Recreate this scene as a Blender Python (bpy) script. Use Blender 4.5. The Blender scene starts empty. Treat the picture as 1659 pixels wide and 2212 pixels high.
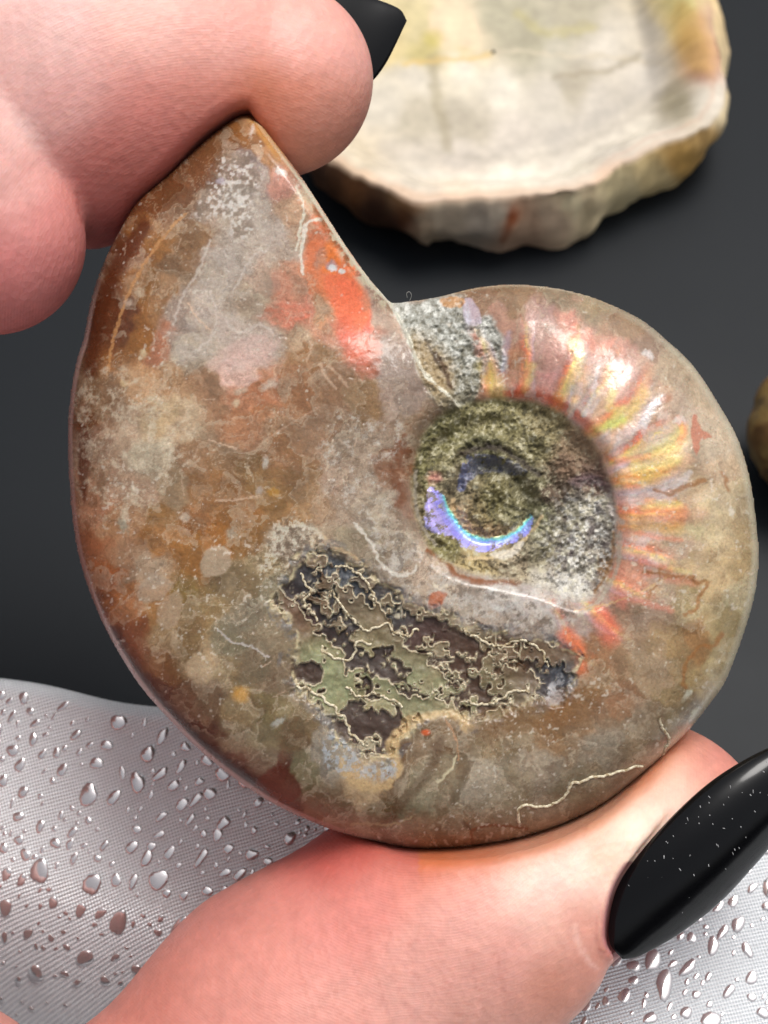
import bpy, math, numpy as np
from mathutils import Vector, Matrix
R_ = math.radians
np.random.seed(7)
sc = bpy.context.scene

# ------------------------------------------------------------------ frame of reference
S = 3.38e-5                    # metres per sheet unit in the plane of the fossil (a 5 cm fossil)
CX, CY, DP = 829.5, 1106.0, 3846.0
PITCH = R_(58)
RT = np.array([1.0, 0, 0]); UP = np.array([0, math.sin(PITCH), math.cos(PITCH)])
NN = np.array([0, -math.cos(PITCH), math.sin(PITCH)])
OO = np.array([0, 0, 0.062])
def L2W(p):                    # local (x right, y down, z towards the viewer) -> world metres
    p = np.asarray(p, float)
    return OO + S*((p[..., 0:1]-CX)*RT - (p[..., 1:2]-CY)*UP + p[..., 2:3]*NN)
def UN(x, y, z):               # local point at height z in the direction (x, y)
    k = 1 - z/DP
    return np.array([CX+(x-CX)*k, CY+(y-CY)*k, z])
def PR(P):                     # local -> direction coordinates
    k = 1 - P[..., 2]/DP
    return CX+(P[..., 0]-CX)/k, CY+(P[..., 1]-CY)/k
CAM = L2W([CX, CY, DP])
def toplane(x, y, Z):          # where the direction meets the level Z
    d = L2W([x, y, 0]) - CAM
    return CAM + d*((Z-CAM[2])/d[2])
def proj_world(P):
    q = (P-OO)/S
    l = np.stack([q@RT+CX, -(q@UP)+CY, q@NN], -1)
    return PR(l)

# ------------------------------------------------------------------ camera, sky, sun
cam = bpy.data.cameras.new("camera"); co = bpy.data.objects.new("camera", cam); sc.collection.objects.link(co)
co.location = CAM
co.matrix_world = Matrix(((RT[0], UP[0], NN[0], CAM[0]), (RT[1], UP[1], NN[1], CAM[1]), (RT[2], UP[2], NN[2], CAM[2]), (0, 0, 0, 1)))
cam.sensor_fit = 'VERTICAL'; cam.sensor_height = 36
cam.lens = 18*DP/1106.0
cam.clip_start = 0.005; cam.clip_end = 100
cam.dof.use_dof = True; cam.dof.focus_distance = (DP-150)*S
cam.dof.aperture_fstop = 68
sc.camera = co
SUN_EL, SUN_AZ = R_(73), R_(42)          # azimuth measured from +Y (beyond the table) towards +X
w = bpy.data.worlds.new("World"); sc.world = w; w.use_nodes = True
nt = w.node_tree; nt.nodes.clear()
sky = nt.nodes.new('ShaderNodeTexSky'); sky.sky_type = 'NISHITA'; sky.sun_disc = False
sky.sun_elevation = SUN_EL; sky.sun_rotation = SUN_AZ; sky.air_density = 1.0; sky.dust_density = 6.0; sky.ozone_density = 1.0
hs = nt.nodes.new('ShaderNodeHueSaturation'); hs.inputs['Saturation'].default_value = 0.22
bg = nt.nodes.new('ShaderNodeBackground'); bg.inputs['Strength'].default_value = 0.13
wo = nt.nodes.new('ShaderNodeOutputWorld')
nt.links.new(sky.outputs[0], hs.inputs['Color']); nt.links.new(hs.outputs[0], bg.inputs[0]); nt.links.new(bg.outputs[0], wo.inputs[0])
sl = bpy.data.lights.new("sun", 'SUN'); sl.energy = 1.55; sl.angle = R_(24); sl.color = (1, 0.965, 0.92)
so = bpy.data.objects.new("sun", sl); sc.collection.objects.link(so)
sd = Vector((math.sin(SUN_AZ)*math.cos(SUN_EL), math.cos(SUN_AZ)*math.cos(SUN_EL), math.sin(SUN_EL)))
so.rotation_euler = sd.to_track_quat('Z', 'Y').to_euler()
sc.view_settings.view_transform = 'Standard'; sc.view_settings.look = 'None'
sc.view_settings.exposure = 0.2; sc.view_settings.gamma = 1
KALB = 0.95                                # albedo = linear(colour) * KALB

# ------------------------------------------------------------------ numeric helpers
_rng = np.random.RandomState(11)
_LAT = _rng.rand(512, 512).astype(np.float32)
def vn(x, y, s):
    x = x + s*37.31; y = y + s*91.7
    xi = np.floor(x).astype(int); yi = np.floor(y).astype(int)
    fx = x-xi; fy = y-yi
    fx = fx*fx*fx*(fx*(fx*6-15)+10); fy = fy*fy*fy*(fy*(fy*6-15)+10)
    a = _LAT[xi & 511, yi & 511]; b = _LAT[(xi+1) & 511, yi & 511]; c = _LAT[xi & 511, (yi+1) & 511]; d = _LAT[(xi+1) & 511, (yi+1) & 511]
    return (a*(1-fx)+b*fx)*(1-fy)+(c*(1-fx)+d*fx)*fy
def fbm(x, y, sc_, o=4, s=0, g=0.5):      # 0..1, mean 0.5
    t = 0; a = 1; n = 0; c, d = math.cos(0.6), math.sin(0.6)
    u = x/sc_; v = y/sc_
    for i in range(o):
        t = t + a*vn(u, v, s+i*3.7); n += a; a *= g
        u, v = (u*c-v*d)*2.03, (u*d+v*c)*2.03
    return t/n
def ss(a, b, x):
    t = np.clip((x-a)/(b-a), 0, 1); return t*t*(3-2*t)
def lin(c):
    c = np.asarray(c, float)/255.0
    return np.where(c <= 0.04045, c/12.92, ((c+0.055)/1.055)**2.4)
def spline(pts, n=8, closed=False):
    P = np.array(pts, float); out = []
    m = len(P); seg = m if closed else m-1
    for i in range(seg):
        p0 = P[(i-1) % m] if closed or i > 0 else 2*P[0]-P[1]
        p1 = P[i]; p2 = P[(i+1) % m]
        p3 = P[(i+2) % m] if closed or i+2 < m else 2*P[-1]-P[-2]
        for t in np.arange(n)/n:
            out.append(0.5*((2*p1)+(-p0+p2)*t+(2*p0-5*p1+4*p2-p3)*t*t+(-p0+3*p1-3*p2+p3)*t**3))
    if not closed: out.append(P[-1])
    return np.array(out)
def resample(P, n, closed=False):
    Q = np.vstack([P, P[:1]]) if closed else P
    d = np.r_[0, np.cumsum(np.linalg.norm(np.diff(Q, axis=0), axis=1))]
    t = np.linspace(0, d[-1], n+1)[:-1] if closed else np.linspace(0, d[-1], n)
    return np.stack([np.interp(t, d, Q[:, k]) for k in range(Q.shape[1])], -1)
def dseg(x, y, P, closed=False):          # distance to a polyline
    Q = np.vstack([P, P[:1]]) if closed else P
    best = np.full(x.shape, 1e9, np.float32)
    for a, b in zip(Q[:-1], Q[1:]):
        e = b-a; l = e@e+1e-9
        t = np.clip(((x-a[0])*e[0]+(y-a[1])*e[1])/l, 0, 1)
        best = np.minimum(best, (x-a[0]-t*e[0])**2+(y-a[1]-t*e[1])**2)
    return np.sqrt(best)
def inside(x, y, P):
    c = np.zeros(x.shape, bool); n = len(P)
    for i in range(n):
        x1, y1 = P[i]; x2, y2 = P[(i+1) % n]
        if y1 == y2: continue
        k = (y1 > y) != (y2 > y)
        c ^= k & (x < (x2-x1)*(y-y1)/(y2-y1)+x1)
    return c
class Field:                               # a signed distance on a grid: + inside
    def __init__(s, P, x0, x1, y0, y1, h):
        s.x0, s.y0, s.h = x0, y0, h
        X, Y = np.meshgrid(np.arange(x0, x1, h), np.arange(y0, y1, h), indexing='ij')
        d = dseg(X.astype(np.float32), Y.astype(np.float32), P, True)
        s.g = np.where(inside(X, Y, P), d, -d)
    def __call__(s, x, y):
        return bil(s.g, (x-s.x0)/s.h, (y-s.y0)/s.h)
def bil(g, u, v):
    u = np.clip(u, 0, g.shape[0]-1.001); v = np.clip(v, 0, g.shape[1]-1.001)
    i = u.astype(int); j = v.astype(int); f = u-i; k = v-j
    return (g[i, j]*(1-f)+g[i+1, j]*f)*(1-k)+(g[i, j+1]*(1-f)+g[i+1, j+1]*f)*k
def shepard(x, y, T, p=4.0, eps=18.0):
    T = np.array(T, float); C = lin(T[:, 2:5])
    W = np.zeros(x.shape, np.float32); A = np.zeros(x.shape+(3,), np.float32)
    for i in range(len(T)):
        q = 1.0/((x-T[i, 0])**2+(y-T[i, 1])**2+eps*eps)**(p/2)
        W += q; A += q[..., None]*C[i].astype(np.float32)
    return A/W[..., None]
def mixc(C, c, a):
    return C*(1-a[..., None])+lin(c)*a[..., None]

# ------------------------------------------------------------------ object helpers
def link(o, parent=None):
    sc.collection.objects.link(o)
    if parent is not None: o.parent = parent
    return o
def tag(o, label=None, cat=None, group=None, kind=None):
    for k, v in (('label', label), ('category', cat), ('group', group), ('kind', kind)):
        if v: o[k] = v
    return o
def thing(name, loc, label, cat, group=None):
    o = bpy.data.objects.new(name, None); o.empty_display_size = 0.01; link(o); o.location = loc
    return tag(o, label, cat, group)
def mesh(name, V, F, m=None, parent=None, col=None, smooth=True, nrm=None, attrs=None):
    me = bpy.data.meshes.new(name)
    V = np.asarray(V, np.float32)
    if parent is not None: V = V-np.array(parent.location, np.float32)
    F = np.asarray(F)
    me.vertices.add(len(V)); me.vertices.foreach_set('co', V.ravel())
    k = F.shape[1]
    me.loops.add(F.size); me.loops.foreach_set('vertex_index', F.ravel().astype(np.int32))
    me.polygons.add(len(F)); me.polygons.foreach_set('loop_start', (np.arange(len(F))*k).astype(np.int32))
    me.update(calc_edges=True)
    if smooth: me.polygons.foreach_set('use_smooth', np.ones(len(F), bool))
    if col is not None:
        a = me.attributes.new('Col', 'FLOAT_COLOR', 'POINT')
        a.data.foreach_set('color', np.c_[np.clip(col, 0, 1), np.ones(len(V))].astype(np.float32).ravel())
    for kk, vv in (attrs or {}).items():
        a = me.attributes.new(kk, 'FLOAT', 'POINT'); a.data.foreach_set('value', np.asarray(vv, np.float32))
    if nrm is not None: me.normals_split_custom_set_from_vertices(np.asarray(nrm, float).tolist())
    if m: me.materials.append(m)
    return link(bpy.data.objects.new(name, me), parent)
def gridfaces(nu, nv, wrap=False):
    i, j = np.meshgrid(np.arange(nu if wrap else nu-1), np.arange(nv-1), indexing='ij')
    i2 = (i+1) % nu
    return np.stack([i*nv+j, i2*nv+j, i2*nv+j+1, i*nv+j+1], -1).reshape(-1, 4)
def tube_mesh(P, rad, k=8):               # P in world metres
    P = np.asarray(P, float); n = len(P); T = np.gradient(P, axis=0); T /= np.linalg.norm(T, axis=1)[:, None]+1e-12
    a = np.cross(T, NN+0.01); a /= np.linalg.norm(a, axis=1)[:, None]; b = np.cross(T, a)
    th = np.linspace(0, 2*math.pi, k, endpoint=False)
    r = (np.ones(n)*rad)[:, None, None]
    V = P[:, None]+r*(np.cos(th)[None, :, None]*a[:, None]+np.sin(th)[None, :, None]*b[:, None])
    i, j = np.meshgrid(np.arange(n-1), np.arange(k), indexing='ij')
    F = np.stack([i*k+j, i*k+(j+1) % k, (i+1)*k+(j+1) % k, (i+1)*k+j], -1).reshape(-1, 4)
    return V.reshape(-1, 3), F
def mat(name, base=(0.5, 0.5, 0.5), rough=0.5, **kw):
    m = bpy.data.materials.new(name); m.use_nodes = True
    p = m.node_tree.nodes['Principled BSDF']
    p.inputs['Base Color'].default_value = (*base, 1); p.inputs['Roughness'].default_value = rough
    for k, v in kw.items(): p.inputs[k.replace('_', ' ')].default_value = v
    return m, m.node_tree, p
def node(t, kind, **kw):
    n = t.nodes.new(kind)
    for k, v in kw.items():
        if hasattr(n, k): setattr(n, k, v)
        else: n.inputs[k.replace('_', ' ')].default_value = v
    return n
def ramp(t, src, stops):
    r = t.nodes.new('ShaderNodeValToRGB'); t.links.new(src, r.inputs[0])
    e = r.color_ramp.elements
    while len(e) < len(stops): e.new(0.5)
    for q, (p, c) in zip(e, stops): q.position = p; q.color = (*c, 1) if len(c) == 3 else c
    return r
def noise(t, scale, detail=4, rough=0.55, vec=None, dist=0):
    n = t.nodes.new('ShaderNodeTexNoise'); n.inputs['Scale'].default_value = scale; n.inputs['Detail'].default_value = detail
    n.inputs['Roughness'].default_value = rough; n.inputs['Distortion'].default_value = dist
    if vec is None:
        g = t.nodes.new('ShaderNodeNewGeometry'); vec = g.outputs['Position']
    t.links.new(vec, n.inputs['Vector']); return n
def bump(t, p, src, dist, strength=1.0, prev=None):
    b = t.nodes.new('ShaderNodeBump'); b.inputs['Distance'].default_value = dist; b.inputs['Strength'].default_value = strength
    t.links.new(src, b.inputs['Height'])
    if prev is not None: t.links.new(prev.outputs[0], b.inputs['Normal'])
    t.links.new(b.outputs[0], p.inputs['Normal']); return b
def mulcol(t, p, colsock, facsock, lo, hi):   # base = col * map(fac)
    mr = t.nodes.new('ShaderNodeMapRange'); mr.inputs['To Min'].default_value = lo; mr.inputs['To Max'].default_value = hi
    mr.inputs['From Min'].default_value = 0.3; mr.inputs['From Max'].default_value = 0.7
    t.links.new(facsock, mr.inputs['Value'])
    v = t.nodes.new('ShaderNodeVectorMath'); v.operation = 'SCALE'
    t.links.new(colsock, v.inputs[0]); t.links.new(mr.outputs[0], v.inputs['Scale'])
    t.links.new(v.outputs[0], p.inputs['Base Color']); return v.outputs[0]

# ------------------------------------------------------------------ tabletop
m, t, p = mat('dark_board', (0.0075, 0.0095, 0.012), 0.44, Specular_IOR_Level=0.13)
n1 = noise(t, 45, 3); n2 = noise(t, 4200, 2)
mr = t.nodes.new('ShaderNodeMapRange'); mr.inputs['To Min'].default_value = 0.40; mr.inputs['To Max'].default_value = 0.50; t.links.new(n1.outputs[0], mr.inputs[0]); t.links.new(mr.outputs[0], p.inputs['Roughness'])
bump(t, p, n2.outputs[0], 0.00003, 0.25)
X0, X1, Y0, Y1, TH = -0.55, 0.55, -0.35, 0.65, 0.02
bv = 0.003
V = []
for z, e in ((-TH, 0), (-bv, 0), (0, bv)):
    V += [(X0+e, Y0+e, z), (X1-e, Y0+e, z), (X1-e, Y1-e, z), (X0+e, Y1-e, z)]
F = [(3, 2, 1, 0)]+[(a*4+i, a*4+(i+1) % 4, (a+1)*4+(i+1) % 4, (a+1)*4+i) for a in (0, 1) for i in range(4)]+[(8, 9, 10, 11)]
tag(mesh('tabletop', V, F, m, smooth=False), 'smooth charcoal tabletop under the stones', kind='structure')

# ------------------------------------------------------------------ fossil: outline
RIGHT = [(545, 250), (600, 325), (650, 392), (700, 468), (750, 545), (800, 612), (840, 652), (855, 656)]
WH = [(855, 656), (905, 650), (955, 641), (1030, 623), (1105, 617), (1180, 622), (1245, 635), (1305, 655), (1380, 691), (1435, 735), (1495, 793), (1552, 880),
      (1590, 950), (1616, 1037), (1630, 1137), (1634, 1212), (1625, 1287), (1606, 1355), (1583, 1420), (1560, 1475), (1530, 1517), (1490, 1568), (1440, 1618),
      (1380, 1672), (1305, 1730), (1230, 1770), (1155, 1797), (1100, 1811), (1020, 1824), (955, 1829), (880, 1828), (800, 1812), (716, 1788), (625, 1750), (550, 1708),
      (450, 1633), (375, 1560), (302, 1475), (250, 1392), (215, 1322), (185, 1242), (166, 1162), (155, 1062), (150, 937), (157, 847), (170, 777), (183, 737),
      (200, 650), (225, 575), (260, 505), (300, 440), (360, 388), (440, 311), (500, 266), (530, 252), (545, 250)]
OUT = np.vstack([spline(RIGHT, 6)[:-1], spline(WH, 6)[:-1]])
FD = Field(OUT, 60, 1720, 160, 1920, 4.0)
AP = spline(RIGHT, 3); REST = spline(WH, 3)
class Raw:
    def __init__(s, g, x0, y0, h): s.g, s.x0, s.y0, s.h = g, x0, y0, h
    def __call__(s, x, y): return bil(s.g, (x-s.x0)/s.h, (y-s.y0)/s.h)
_X, _Y = np.meshgrid(np.arange(60, 1720, 5.0), np.arange(160, 1920, 5.0), indexing='ij')
DAP = Raw(dseg(_X, _Y, AP), 60, 160, 5.0); DRE = Raw(dseg(_X, _Y, REST), 60, 160, 5.0)

UMB = spline([(887, 1062), (893, 985), (925, 918), (985, 878), (1070, 858), (1165, 868), (1240, 908), (1290, 965), (1322, 1040), (1336, 1120), (1333, 1200), (1305, 1275), (1255, 1300),
              (1180, 1275), (1080, 1252), (1000, 1235), (935, 1195), (900, 1130)], 5, True)
FU = Field(UMB, 800, 1420, 800, 1380, 3.0)
SUT = spline([(600, 1290), (640, 1225), (700, 1190), (770, 1215), (830, 1265), (900, 1310), (970, 1335), (1040, 1375), (1110, 1370), (1180, 1385), (1235, 1420), (1240, 1480), (1200, 1515),
              (1130, 1520), (1080, 1545), (1010, 1560), (960, 1545), (900, 1550), (870, 1590), (830, 1640), (780, 1640), (730, 1590), (690, 1530), (640, 1480), (625, 1430), (640, 1370), (610, 1330)], 5, True)
FS = Field(SUT, 520, 1330, 1110, 1720, 3.0)
LIP = spline([(820, 625), (850, 668), (878, 720), (900, 775), (925, 815), (965, 850), (1000, 885)], 6)
DLIP = Raw(dseg(_X, _Y, LIP), 60, 160, 5.0)
WHZ = spline([(850, 655), (905, 648), (960, 640), (1000, 642), (1012, 690), (1055, 682), (1080, 720), (1092, 770), (1085, 800), (1060, 770), (1045, 800), (1040, 850), (1000, 890), (960, 885), (925, 850), (905, 800), (880, 730)], 4, True)
FW = Field(WHZ, 780, 1160, 600, 960, 3.0)
BLU = spline([(929, 1052), (950, 1064), (966, 1078), (977, 1102), (996, 1132), (1025, 1156), (1068, 1158), (1105, 1148), (1138, 1120), (1150, 1114), (1146, 1142), (1128, 1164), (1082, 1182), (1042, 1195), (1002, 1185), (978, 1160), (930, 1150), (914, 1118), (920, 1078)], 4, True)
FB = Field(BLU, 880, 1200, 1010, 1240, 2.0)
BL2 = spline([(1005, 985), (1030, 980), (1075, 985), (1120, 1000), (1140, 1020), (1100, 1028), (1050, 1020), (1015, 1040), (1003, 1062), (988, 1062), (988, 1035), (998, 1005)], 4, True)
FB2 = Field(BL2, 940, 1180, 950, 1100, 2.0)

RIBS = [  # centre lines of the shell ribs, with width
    ([(1085, 870), (1070, 800), (1040, 745)], 20), ([(1125, 845), (1140, 780), (1130, 700)], 22), ([(1200, 890), (1245, 800), (1270, 700)], 26),
    ([(1265, 930), (1330, 860), (1400, 770)], 26), ([(1300, 975), (1390, 930), (1470, 850)], 24), ([(1325, 1035), (1410, 1025), (1500, 975)], 26),
    ([(1335, 1110), (1420, 1115), (1510, 1110)], 28), ([(1345, 1190), (1430, 1225), (1510, 1240)], 26), ([(1330, 1270), (1400, 1310), (1490, 1330)], 26), ([(1290, 1330), (1340, 1400), (1420, 1450)], 30)]
RIBS = [(spline(a, 8), b) for a, b in RIBS]

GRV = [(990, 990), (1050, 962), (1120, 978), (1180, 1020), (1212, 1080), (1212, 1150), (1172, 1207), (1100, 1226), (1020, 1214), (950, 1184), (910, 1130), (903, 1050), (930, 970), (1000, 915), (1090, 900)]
def sutf(x, y):                            # frilled suture function: lobes on lobes
    wx = x+36*(vn(x/11.5, y/11.5, 3)-0.5)+16*(vn(x/34, y/34, 5)-0.5); wy = y+36*(vn(x/11.5, y/11.5, 7)-0.5)+16*(vn(x/34, y/34, 9)-0.5)
    c, s = math.cos(R_(32)), math.sin(R_(32))
    return 2*(vn((wx*c+wy*s)/66.0, (-wx*s+wy*c)/25.0, 12)-0.5)
def sutures(x, y):                         # (inside the field, dark lobe 0..1, cream line 0..1), evaluated only where it counts
    s = FS(x, y); k = np.zeros(x.shape); dk = np.zeros(x.shape); ln = np.zeros(x.shape)
    m_ = s > -26
    X = x[m_]; Y = y[m_]; sm = s[m_]+54*(fbm(X, Y, 44, 4, 31, 0.6)-0.5)
    g = sutf(X, Y); e = 1.0; WD_ = 0.42
    gm = np.hypot(sutf(X+e, Y)-g, sutf(X, Y+e)-g)/e+1e-3
    d = np.minimum(np.abs(g), np.abs(g+2*WD_))/gm
    k[m_] = ss(-20, 16, sm); dk[m_] = ss(0.8, -0.8, (np.abs(g+WD_)-WD_)/gm); ln[m_] = np.exp(-(d/1.75)**2)
    out = np.full(x.shape, -50.0); out[m_] = sm
    return out, k, dk, ln

def height(x, y, fine=True):
    dap = DAP(x, y); dre = DRE(x, y)
    a = np.clip(dre/250, 0, 1); b = np.clip(dap/38, 0, 1)
    h = np.sqrt(np.clip(1-(1-a)**2.6, 0, 1))*np.sqrt(np.clip(1-(1-b)**2.2, 0.0, 1)*0.75+0.25*(b > -1))
    H = 185+18*fbm(x, y, 500, 2, 2)
    z = H*h
    kz = 1-z/DP; x = CX+(x-CX)/kz; y = CY+(y-CY)/kz
    lx = np.interp(y, LIP[:, 1], LIP[:, 0])
    right = ss(-3, 5, x-lx)*(y < 970)*ss(330, 120, x-lx)
    z = z-62*right*h*ss(965, 780, y)
    # ribs on the older half of the whorl
    for P, wd in RIBS:
        d = dseg(x, y, P)
        z = z+5.0*np.exp(-(d/wd)**2)
    # umbilicus
    f = FU(x, y)
    ed = 84*ss(-30, 56, f)
    ang = np.arctan2(y-1085, x-1075); r = np.hypot(x-1075, y-1085)
    z = z-ed
    inn = ss(0, 40, f)
    rr = r/(1+0.16*np.sin(ang*1.0-0.9)+0.03*np.sin(3*ang+1))
    z = z+inn*(42*np.exp(-((rr-128)/36)**2)-12*np.exp(-((rr-84)/16)**2)+16*np.exp(-((rr-38)/34)**2)+34*np.exp(-((rr-215)/44)**2))
    z = z-8*np.exp(-(dseg(x+14*(fbm(x, y, 30, 2, 15)-.5), y+14*(fbm(x, y, 30, 2, 16)-.5), spline(GRV, 4))/13)**2)*ss(0, 30, f)
    z = z-12*np.exp(-(dseg(x, y, spline([(985, 1000), (1010, 968), (1060, 962), (1110, 980), (1160, 1020), (1190, 1050)], 5))/13)**2)
    if fine:
        rough = np.clip(np.maximum(ss(-4, 14, f)*(1-ss(0, 6, FB(x, y))), ss(-6, 6, FW(x, y))), 0, 1)
        z = z+rough*(21*(fbm(x, y, 19, 4, 21, 0.66)-0.5)+8*(fbm(x, y, 6, 2, 22)-0.5))
        s, k, dk, ln = sutures(x, y)
        z = z+k*(-7*dk+5*ln-7+12*(fbm(x, y, 34, 3, 33)-0.5))
        z = z+3.0*(fbm(x, y, 60, 3, 41)-0.5)*ss(0, 60, np.minimum(dre, dap))+0.9*(fbm(x, y, 9, 3, 43)-0.5)
        pit = fbm(x, y, 11, 2, 47); z = z-1.2*ss(0.82, 0.92, pit)*ss(0, 60, dre)
        for (px, py, pr, pz) in ((468, 1215, 34, 1.5), (690, 1390, 20, -8)):
            z = z+pz*ss(pr+6, pr-6, np.hypot(x-px, y-py))
    return z

SAMP = """545,275,150,100,50;590,330,175,125,75;480,320,118,78,45;440,380,112,72,42;530,370,140,120,112;620,380,195,140,120;400,450,118,73,35;350,430,108,66,33;330,520,145,100,50
260,560,118,72,38;300,620,140,95,45;225,680,108,62,34;450,450,150,130,115;500,430,155,145,135;560,470,175,160,145;600,500,170,150,135;640,470,185,150,120;420,520,140,105,70
390,590,133,102,72;450,590,170,155,140;500,570,178,163,148;540,640,165,145,120;480,650,172,158,146;560,600,175,150,130;600,600,190,135,105;400,700,150,130,115;350,640,152,112,72
290,720,150,100,45;340,750,165,110,80;470,720,182,162,147;550,720,187,167,152;530,780,203,168,153;440,770,165,150,130;620,660,222,128,98;680,600,212,125,75;680,660,190,140,100
620,710,180,150,120;700,500,210,112,62;730,590,225,120,60;750,640,240,112,78;770,700,236,120,92;800,640,170,140,125;830,700,190,165,145;720,740,185,140,110;760,740,205,112,80
700,760,150,110,65;640,760,150,110,70;800,780,170,100,70;850,770,165,145,130;870,840,150,130,115;650,820,150,105,68;560,830,172,115,78;460,830,145,110,80;740,840,145,105,70
800,870,135,105,70;380,830,160,125,90;300,830,178,138,97;230,850,138,108,80;180,880,112,72,43;350,900,178,152,115;270,930,167,142,117;200,940,138,108,88;400,940,170,145,115
330,990,178,163,138;250,1010,166,136,110;430,1000,148,113,80;520,930,165,110,68;600,960,143,103,66;680,930,143,108,78;760,950,145,125,105;830,960,150,130,110;560,1030,130,98,57
500,1000,133,98,63;640,1040,133,98,57;720,1030,155,130,110;800,1040,165,145,125;860,1020,130,80,45;450,1060,138,98,56;380,1060,145,120,90;300,1070,165,135,110;210,1080,170,125,95
180,1160,148,93,58;260,1120,160,120,85;330,1110,135,98,52;420,1130,143,93,42;500,1110,138,93,42;580,1070,133,98,52;620,1110,160,120,72;700,1080,150,120,90;760,1100,150,130,110
820,1120,165,150,130;870,1140,150,130,110;540,1180,133,93,42;460,1170,145,95,35;400,1200,145,98,40;330,1180,155,105,48;270,1210,150,115,85;220,1240,148,86,36;300,1240,162,138,112
700,1180,160,140,115;640,1160,163,148,128;770,1180,150,135,110;400,1290,133,107,57;330,1300,165,120,68;260,1310,160,103,52;210,1320,120,66,33;500,1260,123,103,72;450,1310,133,108,62
560,1220,150,130,95;580,1290,128,118,93;530,1340,123,113,92;370,1350,162,132,90;300,1370,138,82,43;260,1380,100,55,32;420,1380,138,112,72;500,1400,123,113,88;570,1380,133,118,93
440,1430,168,143,107;350,1430,128,88,48;330,1470,82,43,28;400,1490,98,67,43;480,1470,140,120,85;560,1460,118,103,78;600,1480,123,103,78;450,1530,107,82,57;520,1540,142,120,82
600,1560,118,103,68;560,1610,123,108,78;640,1600,108,88,58;500,1600,123,108,83;430,1580,68,38,27;480,1640,92,57,42;560,1660,118,103,83;590,1675,92,47,33;640,1680,118,108,78
700,1640,135,125,110;620,1730,128,108,82;720,1730,123,103,78;780,1700,165,140,105;820,1740,113,93,62;760,1770,128,108,82;880,1790,140,115,90;860,1690,98,78,52;900,1640,118,92,62
900,1720,123,113,88;960,1600,113,88,58;960,1690,133,118,93;1000,1760,133,113,88;1040,1680,152,138,118;1060,1620,135,115,85;1100,1720,140,125,100;1100,1600,125,105,75;1180,1680,142,127,107
1200,1600,130,98,62;1250,1570,140,110,78;1300,1620,147,132,112;1250,1700,133,118,93;1350,1560,145,125,100;1380,1620,138,118,93;1400,1560,118,98,73;1450,1500,140,118,83;1480,1560,123,107,77
1200,1520,130,93,52;1280,1480,135,103,67;1330,1520,140,105,75;1400,1440,150,125,95;1350,1400,145,115,85;1450,1400,150,123,82;1500,1450,170,145,100;1550,1420,172,152,110;1500,1370,150,113,68
1560,1330,165,145,103;1600,1280,182,167,132;1480,1310,165,145,103;1400,1330,145,120,95;1330,1340,150,120,95;1290,1400,150,108,72;1440,1250,172,147,110;1520,1230,187,162,120;1590,1200,182,157,115
1440,1180,177,152,122;1530,1130,192,172,132;1590,1080,187,167,132;1500,1050,192,167,132;1560,1000,192,167,137;1520,940,182,162,137;1470,890,170,150,130;1560,930,187,167,142;1500,850,172,152,127
1440,800,165,145,120;1400,740,155,130,110;1340,690,145,120,95;1280,660,150,130,100;1200,640,140,120,95;1120,650,148,118,88;1050,660,140,110,85;1070,700,170,130,110;1150,700,175,140,130
1230,720,190,140,120;1300,750,187,135,115;1360,780,180,140,125;1400,850,190,150,120;1100,760,185,130,100;1160,760,177,142,122;1200,800,217,152,142;1250,830,215,180,130;1300,850,202,177,162
1350,900,220,175,120;1280,900,202,182,167;1400,940,190,170,160;1420,980,220,190,115;1380,1020,230,180,95;1350,1060,200,160,145;1420,1050,187,162,147;1400,1100,230,150,75;1350,1130,212,122,92
1450,1110,205,145,95;1380,1180,180,145,120;1450,1180,190,165,140;1400,1240,197,130,100;1350,1280,190,120,95;1380,1290,165,130,105;950,1270,165,145,125;1000,1300,160,145,130;1080,1290,172,162,152
1150,1300,177,167,162;1220,1270,180,175,165;1050,1340,155,140,125;1150,1360,145,130,120;1230,1330,162,142,132;900,1220,177,157,137;860,1180,172,157,137;840,1240,167,152,132;780,1230,130,115,95
1150,1500,135,115,80;1000,1520,150,130,100;1300,1300,170,140,125;1250,1450,140,100,60;930,930,130,105,80;900,1090,150,120,100"""
SAMP = [tuple(float(v) for v in s.split(',')) for l in SAMP.split('\n') for s in l.split(';')]

def stroke(x, y, pts, wd, soft=2.0, wob=0, s=1, nsp=6, taper=False):
    P = spline(pts, nsp)
    m_ = (x > P[:, 0].min()-wd*3-wob-8) & (x < P[:, 0].max()+wd*3+wob+8) & (y > P[:, 1].min()-wd*3-wob-8) & (y < P[:, 1].max()+wd*3+wob+8)
    o = np.zeros(x.shape); X = x[m_]; Y = y[m_]
    if X.size == 0: return o
    if wob:
        X, Y = X+wob*2*(fbm(X, Y, wob*2.2, 2, s)-0.5), Y+wob*2*(fbm(X, Y, wob*2.2, 2, s+5)-0.5)
    o[m_] = 1-ss(wd/2-soft/2, wd/2+soft/2+0.5, dseg(X, Y, P))
    return o
def blob(x, y, cx, cy, rx, ry, ang=0, soft=0.4, wob=0.0, s=1):
    c, q = math.cos(R_(ang)), math.sin(R_(ang))
    u = ((x-cx)*c+(y-cy)*q)/rx; v = (-(x-cx)*q+(y-cy)*c)/ry
    r = np.hypot(u, v)
    if wob: r = r+wob*2*(fbm(x, y, min(rx, ry)*0.9, 3, s)-0.5)
    return 1-ss(1-soft, 1+soft, r)
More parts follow.
